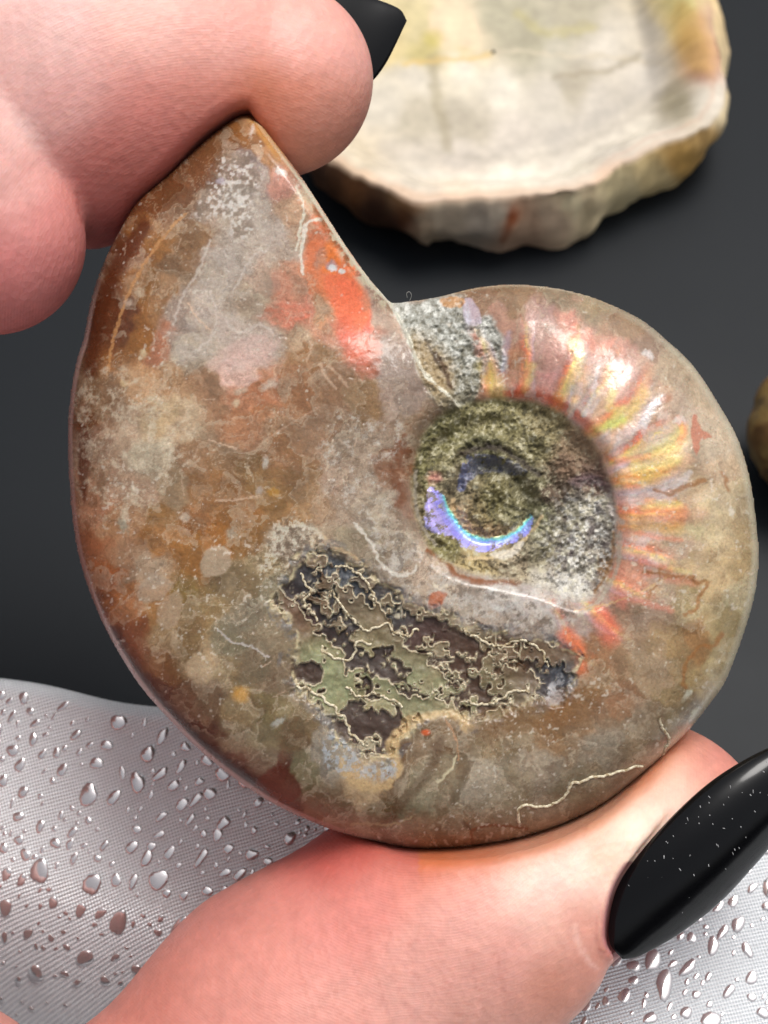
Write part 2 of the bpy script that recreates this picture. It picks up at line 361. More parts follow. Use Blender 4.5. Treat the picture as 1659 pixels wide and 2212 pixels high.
def poly(x, y, pts, soft=6, wob=0, s=1):
    P = spline(pts, 4, True); o = np.zeros(x.shape)
    m_ = (x > P[:, 0].min()-20) & (x < P[:, 0].max()+20) & (y > P[:, 1].min()-20) & (y < P[:, 1].max()+20)
    X = x[m_]; Y = y[m_]; d = dseg(X, Y, P, True); d = np.where(inside(X, Y, P), d, -d)
    if wob: d = d+wob*2*(fbm(X, Y, wob*2.5, 3, s)-0.5)
    o[m_] = ss(-soft/2, soft/2, d); return o

def fossil_colour(x, y):
    n1 = fbm(x, y, 90, 4, 51)-0.5; n2 = fbm(x, y, 90, 4, 57)-0.5
    n3 = fbm(x, y, 22, 3, 61)-0.5; n4 = fbm(x, y, 22, 3, 67)-0.5
    wx = x+80*n1+30*n3; wy = y+80*n2+30*n4
    C = shepard(wx, wy, SAMP, 7.0, 12.0).astype(float)
    rgh = np.full(x.shape, 0.27); nac = np.zeros(x.shape)
    left = ss(960, 880, x)
    # cloudy mottling in the calcite
    k = fbm(x, y, 46, 5, 71, 0.6)
    gy_ = (C@np.array([.3, .59, .11]))[..., None]; C = C*0.91+gy_*0.09; C = C**1.10*1.13
    C *= (0.82+0.38*ss(0.3, 0.72, k))[..., None]
    C *= (0.88+0.24*fbm(x, y, 8, 3, 75, 0.75))[..., None]
    for sc2, c_, a_, sd in ((76, (214, 198, 172), .28, 181), (48, (206, 186, 158), .18, 187), (66, (92, 58, 34), .28, 191), (40, (120, 92, 62), .18, 197)):
        nn_ = fbm(wx, wy, sc2, 5, sd, 0.55); C = mixc(C, c_, a_*ss(0.545, 0.56, nn_)*(1-0.75*ss(0.56, 0.66, nn_)))
    vein = fbm(wx, wy, 52, 4, 171, 0.62); C = mixc(C, (206, 180, 148), 0.30*np.exp(-((vein-0.5)/0.010)**2)*ss(0.45, 0.6, fbm(x, y, 80, 2, 173))); C = mixc(C, (84, 52, 30), 0.30*np.exp(-((vein-0.58)/0.012)**2)*ss(0.5, 0.6, fbm(x, y, 90, 2, 175)))
    # thin dark band under the polished edge, pale hairline at the rim
    dre = DRE(x, y); dap = DAP(x, y)
    # keel seam at upper left
    C = mixc(C, (86, 44, 22), 0.9*stroke(x, y, [(196, 800), (205, 720), (228, 640), (262, 560), (310, 490)], 34, 20, 5, 3))
    C = mixc(C, (190, 140, 90), 0.7*stroke(x, y, [(232, 815), (243, 740), (268, 660), (300, 590), (335, 535), (372, 490), (400, 462)], 6, 3, 3, 9))
    C = mixc(C, (84, 42, 26), 0.8*poly(x, y, [(170, 930), (182, 915), (196, 960), (190, 1040), (182, 1085), (172, 1040)], 8, 4, 4))
    C = mixc(C, (62, 32, 24), 0.9*stroke(x, y, [(232, 1375), (290, 1455), (350, 1540), (430, 1610), (530, 1680), (640, 1745)], 44, 34, 14, 8))
    C = mixc(C, (90, 45, 32), 0.9*poly(x, y, [(560, 1680), (600, 1655), (640, 1680), (648, 1715), (610, 1740), (560, 1715)], 8, 6, 14))
    C = mixc(C, (196, 160, 150), 0.75*ss(9, 3, dre)*ss(900, 600, x)*ss(560, 700, y))
    C = mixc(C, (214, 205, 180), 0.55*ss(16, 3, dre)*ss(1200, 1500, x))
    # milky cloud in the aperture lobe
    cl = poly(x, y, [(385, 800), (370, 720), (395, 640), (430, 560), (470, 500), (520, 420), (570, 420), (620, 500), (600, 560), (540, 600), (580, 680), (620, 740), (590, 800), (500, 800), (440, 770)], 24, 18, 16)
    C = mixc(C, (186, 172, 160), cl*(0.15+0.45*ss(0.42, 0.66, fbm(x, y, 30, 5, 81, 0.62))))
    for a, b in (([(455, 520), (425, 590), (395, 640), (375, 700)], 5), ([(500, 640), (540, 560), (575, 540)], 5), ([(420, 760), (455, 730), (468, 680), (455, 630)], 4), ([(500, 640), (490, 690), (520, 720), (560, 700), (590, 720)], 5)):
        C = mixc(C, (205, 192, 180), 0.55*stroke(x, y, a, b, 4, 4, b))
    C = mixc(C, (130, 108, 88), 0.6*blob(x, y, 525, 660, 26, 16, -40, .5, .3, 6)); C = mixc(C, (140, 120, 98), 0.6*blob(x, y, 497, 655, 14, 26, 20, .5, .3, 7))
    C = mixc(C, (214, 178, 166), 0.5*poly(x, y, [(500, 740), (560, 720), (600, 740), (560, 790), (500, 800), (450, 790)], 16, 10, 18))
    # crust of pale grains near the top
    gz = poly(x, y, [(470, 345), (545, 340), (560, 400), (540, 440), (545, 500), (500, 520), (480, 470), (410, 470), (440, 420)], 22, 12, 20)
    gr = fbm(x, y, 8.5, 2, 91, 0.6)
    C = mixc(C, (112, 94, 76), gz*0.6*ss(0.54, 0.36, gr)); C = mixc(C, (214, 208, 200), gz*0.7*ss(0.52, 0.72, gr)); rgh += gz*0.3
    # red-orange fire along the aperture
    for pts, c, a in ((((590, 590), (625, 600), (640, 650), (690, 710), (740, 745), (700, 740), (640, 700), (600, 650)), (214, 132, 106), .3),
                      (((690, 510), (655, 545), (668, 590), (700, 640), (760, 720), (800, 690), (790, 630), (740, 560)), (228, 124, 76), .6),
                      (((700, 595), (760, 600), (785, 650), (775, 690), (740, 700), (715, 660)), (236, 116, 80), .6),
                      (((720, 700), (760, 690), (805, 760), (780, 790), (740, 750)), (210, 104, 76), .5),
                      (((690, 545), (715, 520), (735, 560), (725, 590), (700, 585)), (240, 130, 45), .6)):
        C = mixc(C, c, a*poly(x, y, pts, 14, 8, c[1]))
    nac = np.maximum(nac, 0.0)
    C = mixc(C, (170, 140, 120), 0.6*blob(x, y, 692, 560, 12, 22, 15, .5, .4, 3)); C = mixc(C, (150, 150, 160), 0.7*blob(x, y, 716, 573, 13, 10, 0, .4, .4, 4))
    C = mixc(C, (232, 226, 210), 0.8*stroke(x, y, [(694, 475), (668, 480), (655, 510), (652, 550), (650, 590)], 7, 3, 5, 21))
    C = mixc(C, (226, 220, 200), 0.8*stroke(x, y, [(640, 405), (655, 440), (652, 480), (640, 540)], 5, 3, 4, 22))
    C = mixc(C, (222, 222, 220), 0.9*blob(x, y, 718, 580, 9, 7, 20, .3, .4, 5)); C = mixc(C, (222, 222, 214), 0.9*blob(x, y, 738, 586, 8, 5, 0, .3, .4, 6))
    C = mixc(C, (228, 222, 210), 0.85*blob(x, y, 607, 372, 12, 7, 30, .4, .5, 6))
    # crumbling lip
    e = ss(26, 6, dap)*ss(330, 480, y)
    gl = fbm(x, y, 13, 4, 95, 0.65)
    C = mixc(C, (205, 196, 168), e*ss(0.44, 0.6, gl)*0.85); C = mixc(C, (120, 92, 60), e*ss(0.44, 0.34, gl)*0.6)
    C = mixc(C, (222, 214, 190), 0.9*ss(5, 2, dap))
    C = mixc(C, (215, 160, 90), 0.6*ss(18, 8, dap)*ss(400, 300, y))
    # crusted zone beneath the lip
    f = ss(-8, 8, FW(x, y)+16*(fbm(x, y, 26, 3, 97)-0.5))
    g1 = fbm(x, y, 12, 4, 99, 0.7); wht = ss(900, 700, y)
    base = lin((118, 112, 92))[None]*(1-wht[..., None]*0.6)+lin((182, 184, 178))[None]*wht[..., None]*0.6
    C = C*(1-f[..., None])+base*f[..., None]
    C = mixc(C, (226, 226, 218), f*ss(0.48, 0.70, g1)*(0.25+0.55*wht)); C = mixc(C, (104, 98, 78), f*ss(0.46, 0.28, g1)*0.65)
    C = mixc(C, (176, 148, 104), f*0.6*blob(x, y, 930, 800, 44, 78, -28, .5, .4, 9)); rgh = rgh+f*0.4
    C = mixc(C, (74, 50, 32), 0.85*stroke(x, y, [(938, 762), (958, 795), (972, 835)], 11, 7, 5, 31)); C = mixc(C, (60, 45, 32), 0.7*stroke(x, y, [(918, 730), (938, 770), (952, 800)], 5, 4, 3, 33))
    C = mixc(C, (225, 222, 205), 0.85*(ss(5, 2, DLIP(x, y)+8*(fbm(x, y, 15, 3, 35)-0.5))))
    C = mixc(C, (205, 190, 205), 0.6*poly(x, y, [(1000, 650), (1020, 645), (1040, 690), (1025, 705), (1005, 690)], 4, 3, 3))
    C = mixc(C, (190, 130, 60), 0.7*poly(x, y, [(950, 648), (985, 640), (1005, 646), (995, 662), (965, 664)], 5, 4, 5))
    # ribs: pearly bands with flame colours
    R2 = np.hypot(x-1090, y-1080); A2 = np.degrees(np.arctan2(y-1080, x-1090))
    flame = [
        ([(1048, 790), (1062, 820), (1078, 858)], 26, (205, 180, 80), .85), ([(1050, 770), (1046, 800)], 10, (160, 145, 165), .7),
        ([(1098, 720), (1092, 760), (1088, 800)], 8, (168, 160, 190), .6),
        ([(1142, 762), (1145, 795), (1128, 835), (1120, 850)], 9, (250, 120, 70), .95), ([(1150, 790), (1142, 820), (1130, 845)], 9, (225, 205, 110), .85),
        ([(1120, 770), (1125, 810)], 22, (190, 142, 92), .5),
        ([(1195, 760), (1190, 800), (1170, 850)], 34, (222, 150, 142), .6), ([(1240, 740), (1250, 780), (1215, 850), (1195, 890)], 18, (214, 196, 110), .8),
        ([(1175, 860), (1190, 870), (1215, 900)], 9, (240, 110, 60), .8), ([(1210, 860), (1200, 880)], 9, (252, 160, 80), .9),
        ([(1150, 690), (1168, 740), (1155, 770)], 18, (214, 160, 150), .5), ([(1225, 690), (1245, 740)], 20, (222, 128, 110), .45),
        ([(1270, 720), (1290, 760), (1320, 740)], 14, (226, 120, 98), .5),
        ([(1285, 800), (1275, 850), (1250, 900), (1225, 935)], 26, (190, 178, 172), .7), ([(1292, 790), (1282, 850), (1262, 900)], 5, (232, 224, 224), .9),
        ([(1320, 800), (1310, 850), (1290, 905)], 24, (236, 190, 140), .75), ([(1350, 800), (1340, 850), (1370, 850)], 30, (222, 168, 160), .7),
        ([(1318, 880), (1335, 872), (1352, 868)], 9, (252, 120, 70), .8), ([(1325, 850), (1318, 880), (1345, 885)], 12, (238, 220, 120), .8),
        ([(1390, 850), (1360, 895), (1310, 920), (1268, 940)], 20, (226, 196, 90), .9), ([(1345, 905), (1310, 920), (1285, 928)], 12, (206, 226, 90), .85),
        ([(1310, 900), (1275, 925), (1255, 945)], 11, (244, 138, 88), .85), ([(1400, 800), (1385, 850)], 20, (230, 150, 110), .5),
        ([(1410, 870), (1380, 900), (1350, 945), (1335, 980)], 16, (196, 180, 182), .75), ([(1430, 860), (1405, 885), (1390, 915)], 12, (212, 212, 218), .85),
        ([(1338, 930), (1332, 960), (1318, 985)], 6, (214, 214, 214), .8), ([(1300, 950), (1330, 950)], 26, (190, 168, 156), .6),
        ([(1470, 935), (1440, 960), (1400, 975), (1370, 985)], 24, (226, 204, 100), .85), ([(1468, 905), (1478, 930), (1468, 955)], 9, (250, 120, 74), .85), ([(1473, 915), (1472, 935)], 5, (255, 210, 90), .9),
        ([(1325, 992), (1360, 992), (1400, 985)], 7, (244, 120, 70), .95), ([(1400, 985), (1430, 978)], 4, (240, 170, 90), .8),
        ([(1330, 1000), (1370, 1001), (1410, 996)], 5, (110, 72, 48), .7),
        ([(1335, 1035), (1370, 1032), (1410, 1030)], 24, (246, 168, 70), .9), ([(1375, 1012), (1420, 1010), (1460, 995)], 18, (224, 204, 96), .85), ([(1400, 1030), (1418, 1035)], 26, (190, 160, 60), .7),
        ([(1340, 1036), (1370, 1038), (1395, 1043)], 6, (255, 226, 170), .95), ([(1345, 1048), (1380, 1050)], 5, (250, 120, 90), .8), ([(1420, 1040), (1460, 1020), (1490, 990)], 12, (236, 170, 130), .6),  # first pale streak is the rib's highlight, painted into the colour
        ([(1370, 1080), (1420, 1070), (1470, 1040)], 30, (190, 170, 168), .75), ([(1430, 1060), (1465, 1045), (1490, 1020)], 7, (216, 210, 216), .8),
        ([(1330, 1060), (1340, 1080)], 20, (196, 176, 176), .6),
        ([(1395, 1097), (1430, 1092), (1465, 1092)], 13, (222, 204, 90), .85), ([(1345, 1110), (1400, 1112), (1465, 1110)], 26, (240, 138, 84), .85), ([(1345, 1130), (1400, 1134), (1465, 1142)], 18, (238, 178, 84), .9),
        ([(1375, 1152), (1420, 1160), (1470, 1166)], 6, (250, 120, 72), .9), ([(1470, 1150), (1510, 1148)], 16, (206, 196, 140), .6), ([(1490, 1115), (1515, 1110)], 20, (214, 140, 112), .5),
        ([(1385, 1090), (1388, 1130)], 16, (150, 104, 70), .55), ([(1335, 1080), (1340, 1110), (1348, 1150)], 18, (222, 120, 96), .5),
        ([(1385, 1212), (1420, 1222), (1450, 1230)], 7, (246, 110, 66), .85), ([(1445, 1228), (1490, 1236)], 5, (212, 196, 90), .7), ([(1440, 1248), (1475, 1254), (1500, 1258)], 12, (236, 128, 92), .75), ([(1400, 1240), (1430, 1246)], 7, (226, 120, 90), .6),
        ([(1350, 1290), (1385, 1300), (1420, 1310), (1450, 1318)], 7, (232, 100, 72), .7), ([(1335, 1270), (1345, 1300)], 16, (222, 120, 96), .55),
        ([(1250, 1395), (1235, 1380), (1228, 1378)], 20, (240, 104, 50), .8), ([(1225, 1372), (1238, 1400), (1250, 1440)], 26, (240, 100, 42), .85), ([(1300, 1335), (1312, 1352), (1318, 1375)], 30, (244, 92, 60), .85), ([(1210, 1375), (1215, 1395)], 14, (200, 90, 70), .5),
        ([(1318, 1065), (1322, 1085), (1318, 1100)], 9, (206, 70, 46), .8), ([(1322, 1093), (1335, 1098)], 5, (240, 180, 60), .8)]
    ar = np.exp(-((R2-300)/95)**2)*ss(-78, -55, A2)*ss(52, 20, A2)
    C = mixc(C, (222, 168, 142), 0.5*ar*ss(0.3, 0.62, fbm(x, y, 40, 3, 77))); C = mixc(C, (206, 190, 188), 0.5*ar*ss(0.5, 0.66, fbm(x, y, 34, 3, 79)))
    C = C*(1+ar*0.16*np.sin(A2*math.pi/9.2+0.016*(R2-240)+1.2))[..., None]
    AW = A2+0.030*(R2-250)+5.0*(fbm(x, y, 70, 3, 81)-0.5)
    st_ = [(-1.25, 128, 88, 64), (-0.8, 206, 96, 58), (-0.45, 244, 128, 70), (-0.1, 238, 200, 104), (0.25, 236, 190, 148), (0.6, 216, 178, 172), (0.95, 190, 176, 184), (1.3, 150, 122, 104)]
    for Ai, wr, st0 in ((-96, 17, .5), (-79, 15, .7), (-61, 20, .9), (-48, 16, .8), (-36, 18, 1), (-20, 20, 1), (-7, 20, 1), (8, 22, 1), (24, 18, .7), (38, 17, .6), (52, 17, .6), (66, 15, .4)):
        dp = (AW-Ai)*R2*math.pi/180/wr; m_ = (np.abs(dp) < 1.7) & (R2 > 200) & (R2 < 500)
        if not m_.any(): continue
        u_ = dp[m_]; X = x[m_]; Y = y[m_]
        cc = np.stack([np.interp(u_, [q[0] for q in st_], lin(np.array([q[1:] for q in st_]))[:, k]) for k in range(3)], -1)
        pl = np.floor(4.99*vn(X/17+3*vn(X/9, Y/9, 2), Y/17+3*vn(X/9, Y/9, 4), 6))/4; hue = np.floor(2.99*vn(X/26, Y/26, 8))
        cc = cc*(0.72+0.5*pl)[:, None]*np.stack([1+0*hue, 0.86+0.14*hue, 0.9+0.1*hue], -1)
        en = ss(1.55, 0.9, np.abs(u_))*ss(222, 250, R2[m_])*ss(420, 330, R2[m_]+90*(fbm(X, Y, 40, 3, 10)-0.5))*st0*0.75*(0.45+0.55*ss(0.2, 0.6, pl))
        C[m_] = C[m_]*(1-en[:, None])+cc*en[:, None]; nac[m_] = np.maximum(nac[m_], en)
    for pts, wd, c, a in flame:
        mk = stroke(x, y, pts, wd*1.25+2, wd*0.9+3, 4, c[1])*a*(0.62 if wd < 8 else 0.9); mk[mk > 0] *= (0.86+0.4*(fbm(x[mk > 0], y[mk > 0], 13, 3, c[0])-0.3))
        C = mixc(C, tuple(v+(255-v)*0.16 for v in c), np.clip(mk*0.72, 0, 1)); nac = np.maximum(nac, mk)
    # fine growth lines across flame zone
    C *= (1+0.10*nac*np.sin(A2*2.2+R2*0.02+4*fbm(x, y, 30, 2, 5)))[..., None]
    # red halo on the umbilical wall
    um = FU(x, y)
    hal = np.exp(-((um+12)/16)**2)
    C = mixc(C, (206, 84, 44), 0.65*hal*ss(1060, 1110, x)*ss(980, 900, y)*ss(0.35, 0.6, fbm(x, y, 14, 3, 6)))
    C = mixc(C, (112, 66, 36), 0.8*stroke(x, y, [(872, 930), (862, 975), (858, 1030), (862, 1090)], 26, 14, 8, 7)*ss(0.35, 0.5, fbm(x, y, 18, 3, 8)))
    C = mixc(C, (128, 72, 34), 0.85*stroke(x, y, [(925, 1190), (965, 1215), (990, 1245), (1060, 1258), (1120, 1256)], 13, 6, 4, 9))
    # umbilicus filling
    f = ss(-4, 12, um+10*(fbm(x, y, 24, 3, 101)-0.5))
    U = 1.22*shepard(x+34*n3, y+34*n4, [(960, 940, 116, 110, 72), (1080, 910, 128, 120, 82), (1180, 920, 134, 122, 88), (1040, 970, 96, 92, 62), (1150, 960, 120, 112, 78), (920, 1010, 112, 106, 68), (1250, 960, 138, 116, 92),
        (1230, 1010, 122, 98, 78), (1290, 1040, 108, 84, 72), (1200, 1060, 96, 80, 66), (950, 1010, 126, 118, 84), (980, 1040, 134, 122, 96), (905, 1100, 124, 112, 78), (1075, 1080, 108, 100, 64), (1100, 1110, 118, 112, 80),
        (1030, 1110, 122, 108, 74), (1150, 1050, 102, 96, 68), (1170, 1120, 116, 114, 84), (1230, 1120, 150, 144, 126), (1290, 1100, 168, 162, 146), (1290, 1170, 150, 142, 132), (1230, 1190, 160, 154, 140), (1270, 1230, 176, 170, 158),
        (1180, 1200, 146, 138, 112), (1120, 1220, 150, 136, 112), (1020, 1210, 160, 142, 100), (960, 1180, 120, 112, 70), (1240, 1260, 182, 178, 170), (1310, 1230, 150, 120, 90), (1180, 1250, 172, 164, 150), (1000, 1130, 168, 138, 110), (1060, 1150, 140, 116, 84)], 5, 12)
    C = C*(1-f[..., None])+U*f[..., None]
    g1 = fbm(x, y, 13, 4, 103, 0.72); g2 = fbm(x, y, 6.5, 2, 107)
    calm = 1-0.65*blob(x, y, 1265, 985, 60, 75, -30, .4)
    C = mixc(C, (52, 48, 34), f*calm*0.7*ss(0.47, 0.30, g1)); C = mixc(C, (205, 198, 168), f*calm*0.62*ss(0.52, 0.70, g1)*(0.5+0.7*ss(0.45, 0.6, g2)))
    rt = f*blob(x, y, 1265, 1170, 85, 110, 20, .5)
    C = mixc(C, (236, 234, 228), rt*0.6*ss(0.50, 0.70, g2)); C = mixc(C, (84, 70, 76), rt*0.6*ss(0.48, 0.32, fbm(x, y, 15, 3, 109)))
    C = mixc(C, (58, 48, 46), f*0.8*stroke(x, y, [(1000, 978), (1060, 965), (1110, 985), (1160, 1025)], 13, 10, 5, 11)); C = mixc(C, (74, 58, 40), f*0.42*ss(0.35, 0.55, fbm(x, y, 40, 3, 14))*stroke(x, y, GRV, 13, 12, 12, 12)); C = mixc(C, (96, 76, 88), f*0.55*stroke(x, y, [(1240, 1040), (1290, 1040), (1325, 1070), (1330, 1110)], 22, 16, 6, 12))  # shadow arc and whorl shading along the groove, painted as dark strokes
    C = mixc(C, (192, 164, 124), 0.8*stroke(x, y, [(978, 1080), (985, 1125), (1020, 1155), (1070, 1163)], 9, 5, 3, 12)); C = mixc(C, (206, 182, 140), 0.8*stroke(x, y, [(1010, 1205), (1060, 1205), (1110, 1185), (1155, 1140), (1170, 1115)], 6, 4, 3, 13))
    C = mixc(C, (150, 140, 124), 0.8*stroke(x, y, [(897, 1020), (898, 1090), (915, 1140), (940, 1175)], 7, 4, 3, 14)); C = mixc(C, (186, 176, 158), 0.7*stroke(x, y, [(1338, 1150), (1335, 1220), (1300, 1290), (1250, 1330)], 9, 5, 3, 15))
    C = mixc(C, (200, 190, 180), 0.7*stroke(x, y, [(1315, 1090), (1325, 1110), (1345, 1130)], 10, 5, 3, 16)); C = mixc(C, (150, 108, 66), 0.7*stroke(x, y, [(1325, 1150), (1320, 1215), (1285, 1280)], 6, 4, 3, 17))
    C = mixc(C, (235, 232, 220), 0.8*stroke(x, y, [(1075, 1180), (1100, 1165), (1115, 1150)], 5, 3, 2, 18)); C = mixc(C, (222, 214, 198), 0.7*poly(x, y, [(1060, 1195), (1100, 1185), (1130, 1170), (1120, 1195), (1080, 1208)], 5, 5, 3))
    rgh = rgh*(1-f)+0.72*f
    # blue-violet mother of pearl
    b = ss(-1, 3, FB(x, y)+17*(fbm(x, y, 13, 4, 111, 0.65)-0.5)); q = dseg(x, y, spline([(968, 1070), (979, 1102), (997, 1130), (1026, 1154), (1068, 1157), (1104, 1146), (1138, 1116)], 4))+9*(fbm(x, y, 16, 3, 5)-0.5)
    B = shepard(q, np.zeros_like(q), [(-2, 0, 245, 200, 130), (2, 0, 250, 246, 170), (5, 0, 170, 246, 210), (9, 0, 140, 230, 255), (14, 0, 160, 180, 255), (24, 0, 168, 160, 252), (40, 0, 184, 172, 232)], 5, 2)*1.15
    B *= (0.82+0.3*ss(0.4, 0.6, fbm(np.degrees(np.arctan2(y-1072, x-1062))*1.2, q*0.12, 4, 3, 9)))[..., None]
    b = b*(1-0.85*ss(0.56, 0.64, fbm(x, y, 15, 4, 113, 0.7))*ss(8, 22, q)); C = C*(1-b[..., None])+B*b[..., None]
    b2 = ss(-1, 4, FB2(x, y)+8*(fbm(x, y, 12, 3, 113)-0.5))*(0.45+0.55*ss(1040, 1000, x))
    b2 = b2*ss(0.62, 0.5, fbm(x, y, 14, 4, 117, 0.7)); C = mixc(C, (122, 130, 172), b2*0.7); C = mixc(C, (70, 70, 78), b2*ss(1030, 1060, x)*0.8)
    nac = np.maximum(nac*(1-f), np.maximum(b, b2*0.6)); rgh = rgh*(1-b)+0.3*b
    C = mixc(C, (222, 150, 140), 0.6*blob(x, y, 938, 1032, 16, 13, 0, .5, .4, 3))
    # milky ground below the umbilicus
    k2 = poly(x, y, [(800, 1110), (870, 1150), (930, 1200), (1000, 1255), (1120, 1270), (1260, 1300), (1220, 1345), (1130, 1375), (1040, 1360), (960, 1320), (880, 1290), (820, 1230), (790, 1160)], 20, 14, 115)
    C = mixc(C, (198, 190, 180), k2*0.6*ss(0.45, 0.66, fbm(x, y, 24, 5, 117, 0.65))); C = mixc(C, (104, 90, 76), k2*0.6*ss(0.42, 0.32, fbm(x, y, 16, 4, 119, 0.65)))
    C = mixc(C, (222, 214, 200), 0.75*stroke(x, y, [(762, 1128), (800, 1170), (822, 1215), (850, 1238), (885, 1240), (900, 1222)], 6, 4, 5, 19)); C = mixc(C, (206, 178, 140), 0.6*stroke(x, y, [(690, 1150), (720, 1180), (760, 1200), (790, 1225)], 6, 4, 4, 20))
    C = mixc(C, (186, 96, 50), 0.7*poly(x, y, [(925, 1290), (945, 1275), (965, 1285), (955, 1305), (932, 1315)], 6, 5, 5)); C = mixc(C, (226, 214, 190), .7*stroke(x, y, [(935, 1260), (950, 1272), (965, 1262)], 5, 3, 3, 8))
    for c_ in ((1085, 1290), (1185, 1285)):
        rr = np.hypot((x-c_[0])/30, (y-c_[1])/26); C = mixc(C, (214, 210, 204), 0.5*np.exp(-((rr-1)/0.25)**2)*ss(0.3, 0.6, fbm(x, y, 12, 3, 7)))
    # crust band above the sutures
    k3 = poly(x, y, [(575, 1180), (600, 1130), (650, 1125), (700, 1150), (720, 1190), (660, 1215), (600, 1260), (560, 1230)], 16, 12, 121)
    g3 = fbm(x, y, 9, 3, 123, 0.65)
    C = mixc(C, (206, 198, 178), k3*0.65*ss(0.53, 0.66, g3)); C = mixc(C, (78, 60, 44), k3*0.6*ss(0.46, 0.33, g3))
    # suture field
    s, sm, dk, rim = sutures(x, y)
    G = shepard(x, y, [(690, 1450, 142, 144, 106), (740, 1500, 140, 142, 104), (800, 1400, 146, 136, 100), (860, 1450, 136, 138, 104), (900, 1420, 140, 134, 98), (1000, 1450, 140, 136, 100), (1050, 1470, 134, 130, 92), (800, 1540, 146, 136, 98),
        (680, 1260, 120, 100, 70), (740, 1250, 112, 104, 90), (650, 1330, 110, 82, 60), (1100, 1420, 104, 78, 48), (1180, 1430, 116, 96, 70), (900, 1340, 124, 108, 84), (780, 1620, 150, 140, 120), (1210, 1490, 150, 146, 140)], 3, 20)
    G = mixc(G, (146, 128, 96), ss(0.48, 0.62, fbm(x, y, 34, 3, 155))*0.4); G *= (0.60+0.74*fbm(x, y, 13, 4, 125, 0.75))[..., None]
    up_ = ss(-30, 30, (1330+0.42*(x-640))-y+60*(fbm(x, y, 60, 3, 5)-.5)); G = mixc(G, (92, 66, 50), 0.45*up_); DK = shepard(x, y, [(680, 1280, 34, 34, 40), (700, 1330, 36, 34, 38), (740, 1250, 70, 76, 84), (660, 1350, 78, 46, 40), (900, 1380, 66, 38, 32), (1000, 1420, 70, 44, 32), (1100, 1430, 84, 56, 32), (1200, 1440, 60, 60, 66), (640, 1440, 60, 32, 28), (780, 1590, 60, 38, 34), (850, 1330, 56, 54, 56)], 3, 20)
    G = G*(1-dk[..., None]*0.93)+DK*dk[..., None]*0.93
    G = mixc(G, (222, 208, 178), 0.92*rim*ss(.22, .42, fbm(x, y, 24, 2, 126)))
    C = C*(1-sm[..., None])+G*sm[..., None]
    eb = np.exp(-((s+1)/4.5)**2); C = mixc(C, (204, 186, 148), 0.85*eb*ss(0.36, 0.5, fbm(x, y, 16, 3, 127)))
    rgh = rgh*(1-sm)+0.55*sm
    C = mixc(C, (92, 98, 108), 0.5*ss(-40, -5, s)*ss(2, -5, s)*ss(0.5, 0.65, fbm(x, y, 20, 3, 129)))
    C = mixc(C, (190, 186, 186), 0.8*poly(x, y, [(1180, 1490), (1215, 1450), (1240, 1470), (1235, 1500), (1205, 1525), (1175, 1515)], 8, 8, 131)*ss(.4, .6, g3)); C = mixc(C, (60, 64, 72), .6*blob(x, y, 1215, 1455, 24, 26, 0, .4, .4, 8))
    # rusty rim below the sutures
    C = mixc(C, (196, 166, 120), 0.8*stroke(x, y, [(740, 1650), (770, 1690), (820, 1700), (860, 1660), (850, 1610), (880, 1565), (930, 1545), (985, 1545), (1010, 1570)], 20, 12, 10, 23)); C = mixc(C, (172, 178, 182), 0.65*poly(x, y, [(700, 1600), (740, 1600), (790, 1650), (850, 1640), (840, 1680), (760, 1680), (705, 1650)], 10, 12, 25)*ss(.42, .58, g3))
    C = mixc(C, (240, 100, 40), 0.6*blob(x, y, 920, 1582, 9, 6, 0, .6))
    # rusty cracks at right
    for pts, wd in (([(1500, 1255), (1530, 1262), (1510, 1290), (1500, 1320), (1480, 1330)], 9), ([(1560, 1370), (1545, 1390), (1510, 1400), (1500, 1415), (1480, 1440), (1478, 1480)], 8), ([(1395, 1235), (1450, 1245), (1500, 1250)], 8), ([(1410, 1060), (1450, 1065), (1490, 1050), (1520, 1035)], 9), ([(1400, 1290), (1420, 1260), (1425, 1230)], 6), ([(1555, 1020), (1575, 1060)], 6)):
        C = mixc(C, (150, 98, 48), 0.7*stroke(x, y, pts, wd, 6, 7, int(wd*7+pts[0][0])))
    C = mixc(C, (186, 110, 84), 0.75*poly(x, y, [(1500, 895), (1515, 925), (1540, 945), (1515, 950), (1505, 985), (1492, 940)], 5, 4, 9)); C = mixc(C, (176, 118, 84), .6*blob(x, y, 1440, 862, 14, 8, -20, .4, .3, 8))
    C = mixc(C, (146, 98, 62), 0.3*poly(x, y, [(1310, 1510), (1345, 1500), (1370, 1530), (1340, 1560), (1315, 1545)], 8, 7, 9)); C = mixc(C, (120, 84, 48), 0.5*poly(x, y, [(1020, 1560), (1200, 1500), (1300, 1500), (1260, 1560), (1140, 1580), (1060, 1600)], 24, 18, 10))
    # dark flow lines at the bottom
    for pts, wd, c, a in (([(950, 1600), (930, 1660), (880, 1720), (840, 1770)], 24, (86, 60, 38), .6), ([(1010, 1660), (980, 1730), (950, 1760)], 14, (90, 72, 50), .45), ([(1020, 1820), (1020, 1795), (1050, 1785), (1100, 1785), (1140, 1790)], 5, (112, 66, 40), .8), ([(1000, 1775), (1015, 1790)], 10, (80, 64, 50), .6),
                          ([(945, 1690), (975, 1660), (985, 1635)], 5, (206, 194, 160), .8), ([(990, 1640), (985, 1600), (960, 1550)], 3, (190, 140, 100), .5), ([(1240, 1320), (1330, 1300), (1420, 1260), (1440, 1250)], 4, (206, 170, 120), .6), ([(760, 1780), (850, 1780), (890, 1765)], 5, (180, 160, 120), .5), ([(470, 1360), (500, 1385), (540, 1395), (580, 1420)], 4, (205, 196, 190), .6)):
        C = mixc(C, c, a*stroke(x, y, pts, wd, wd*0.6, 4, int(pts[0][0])))
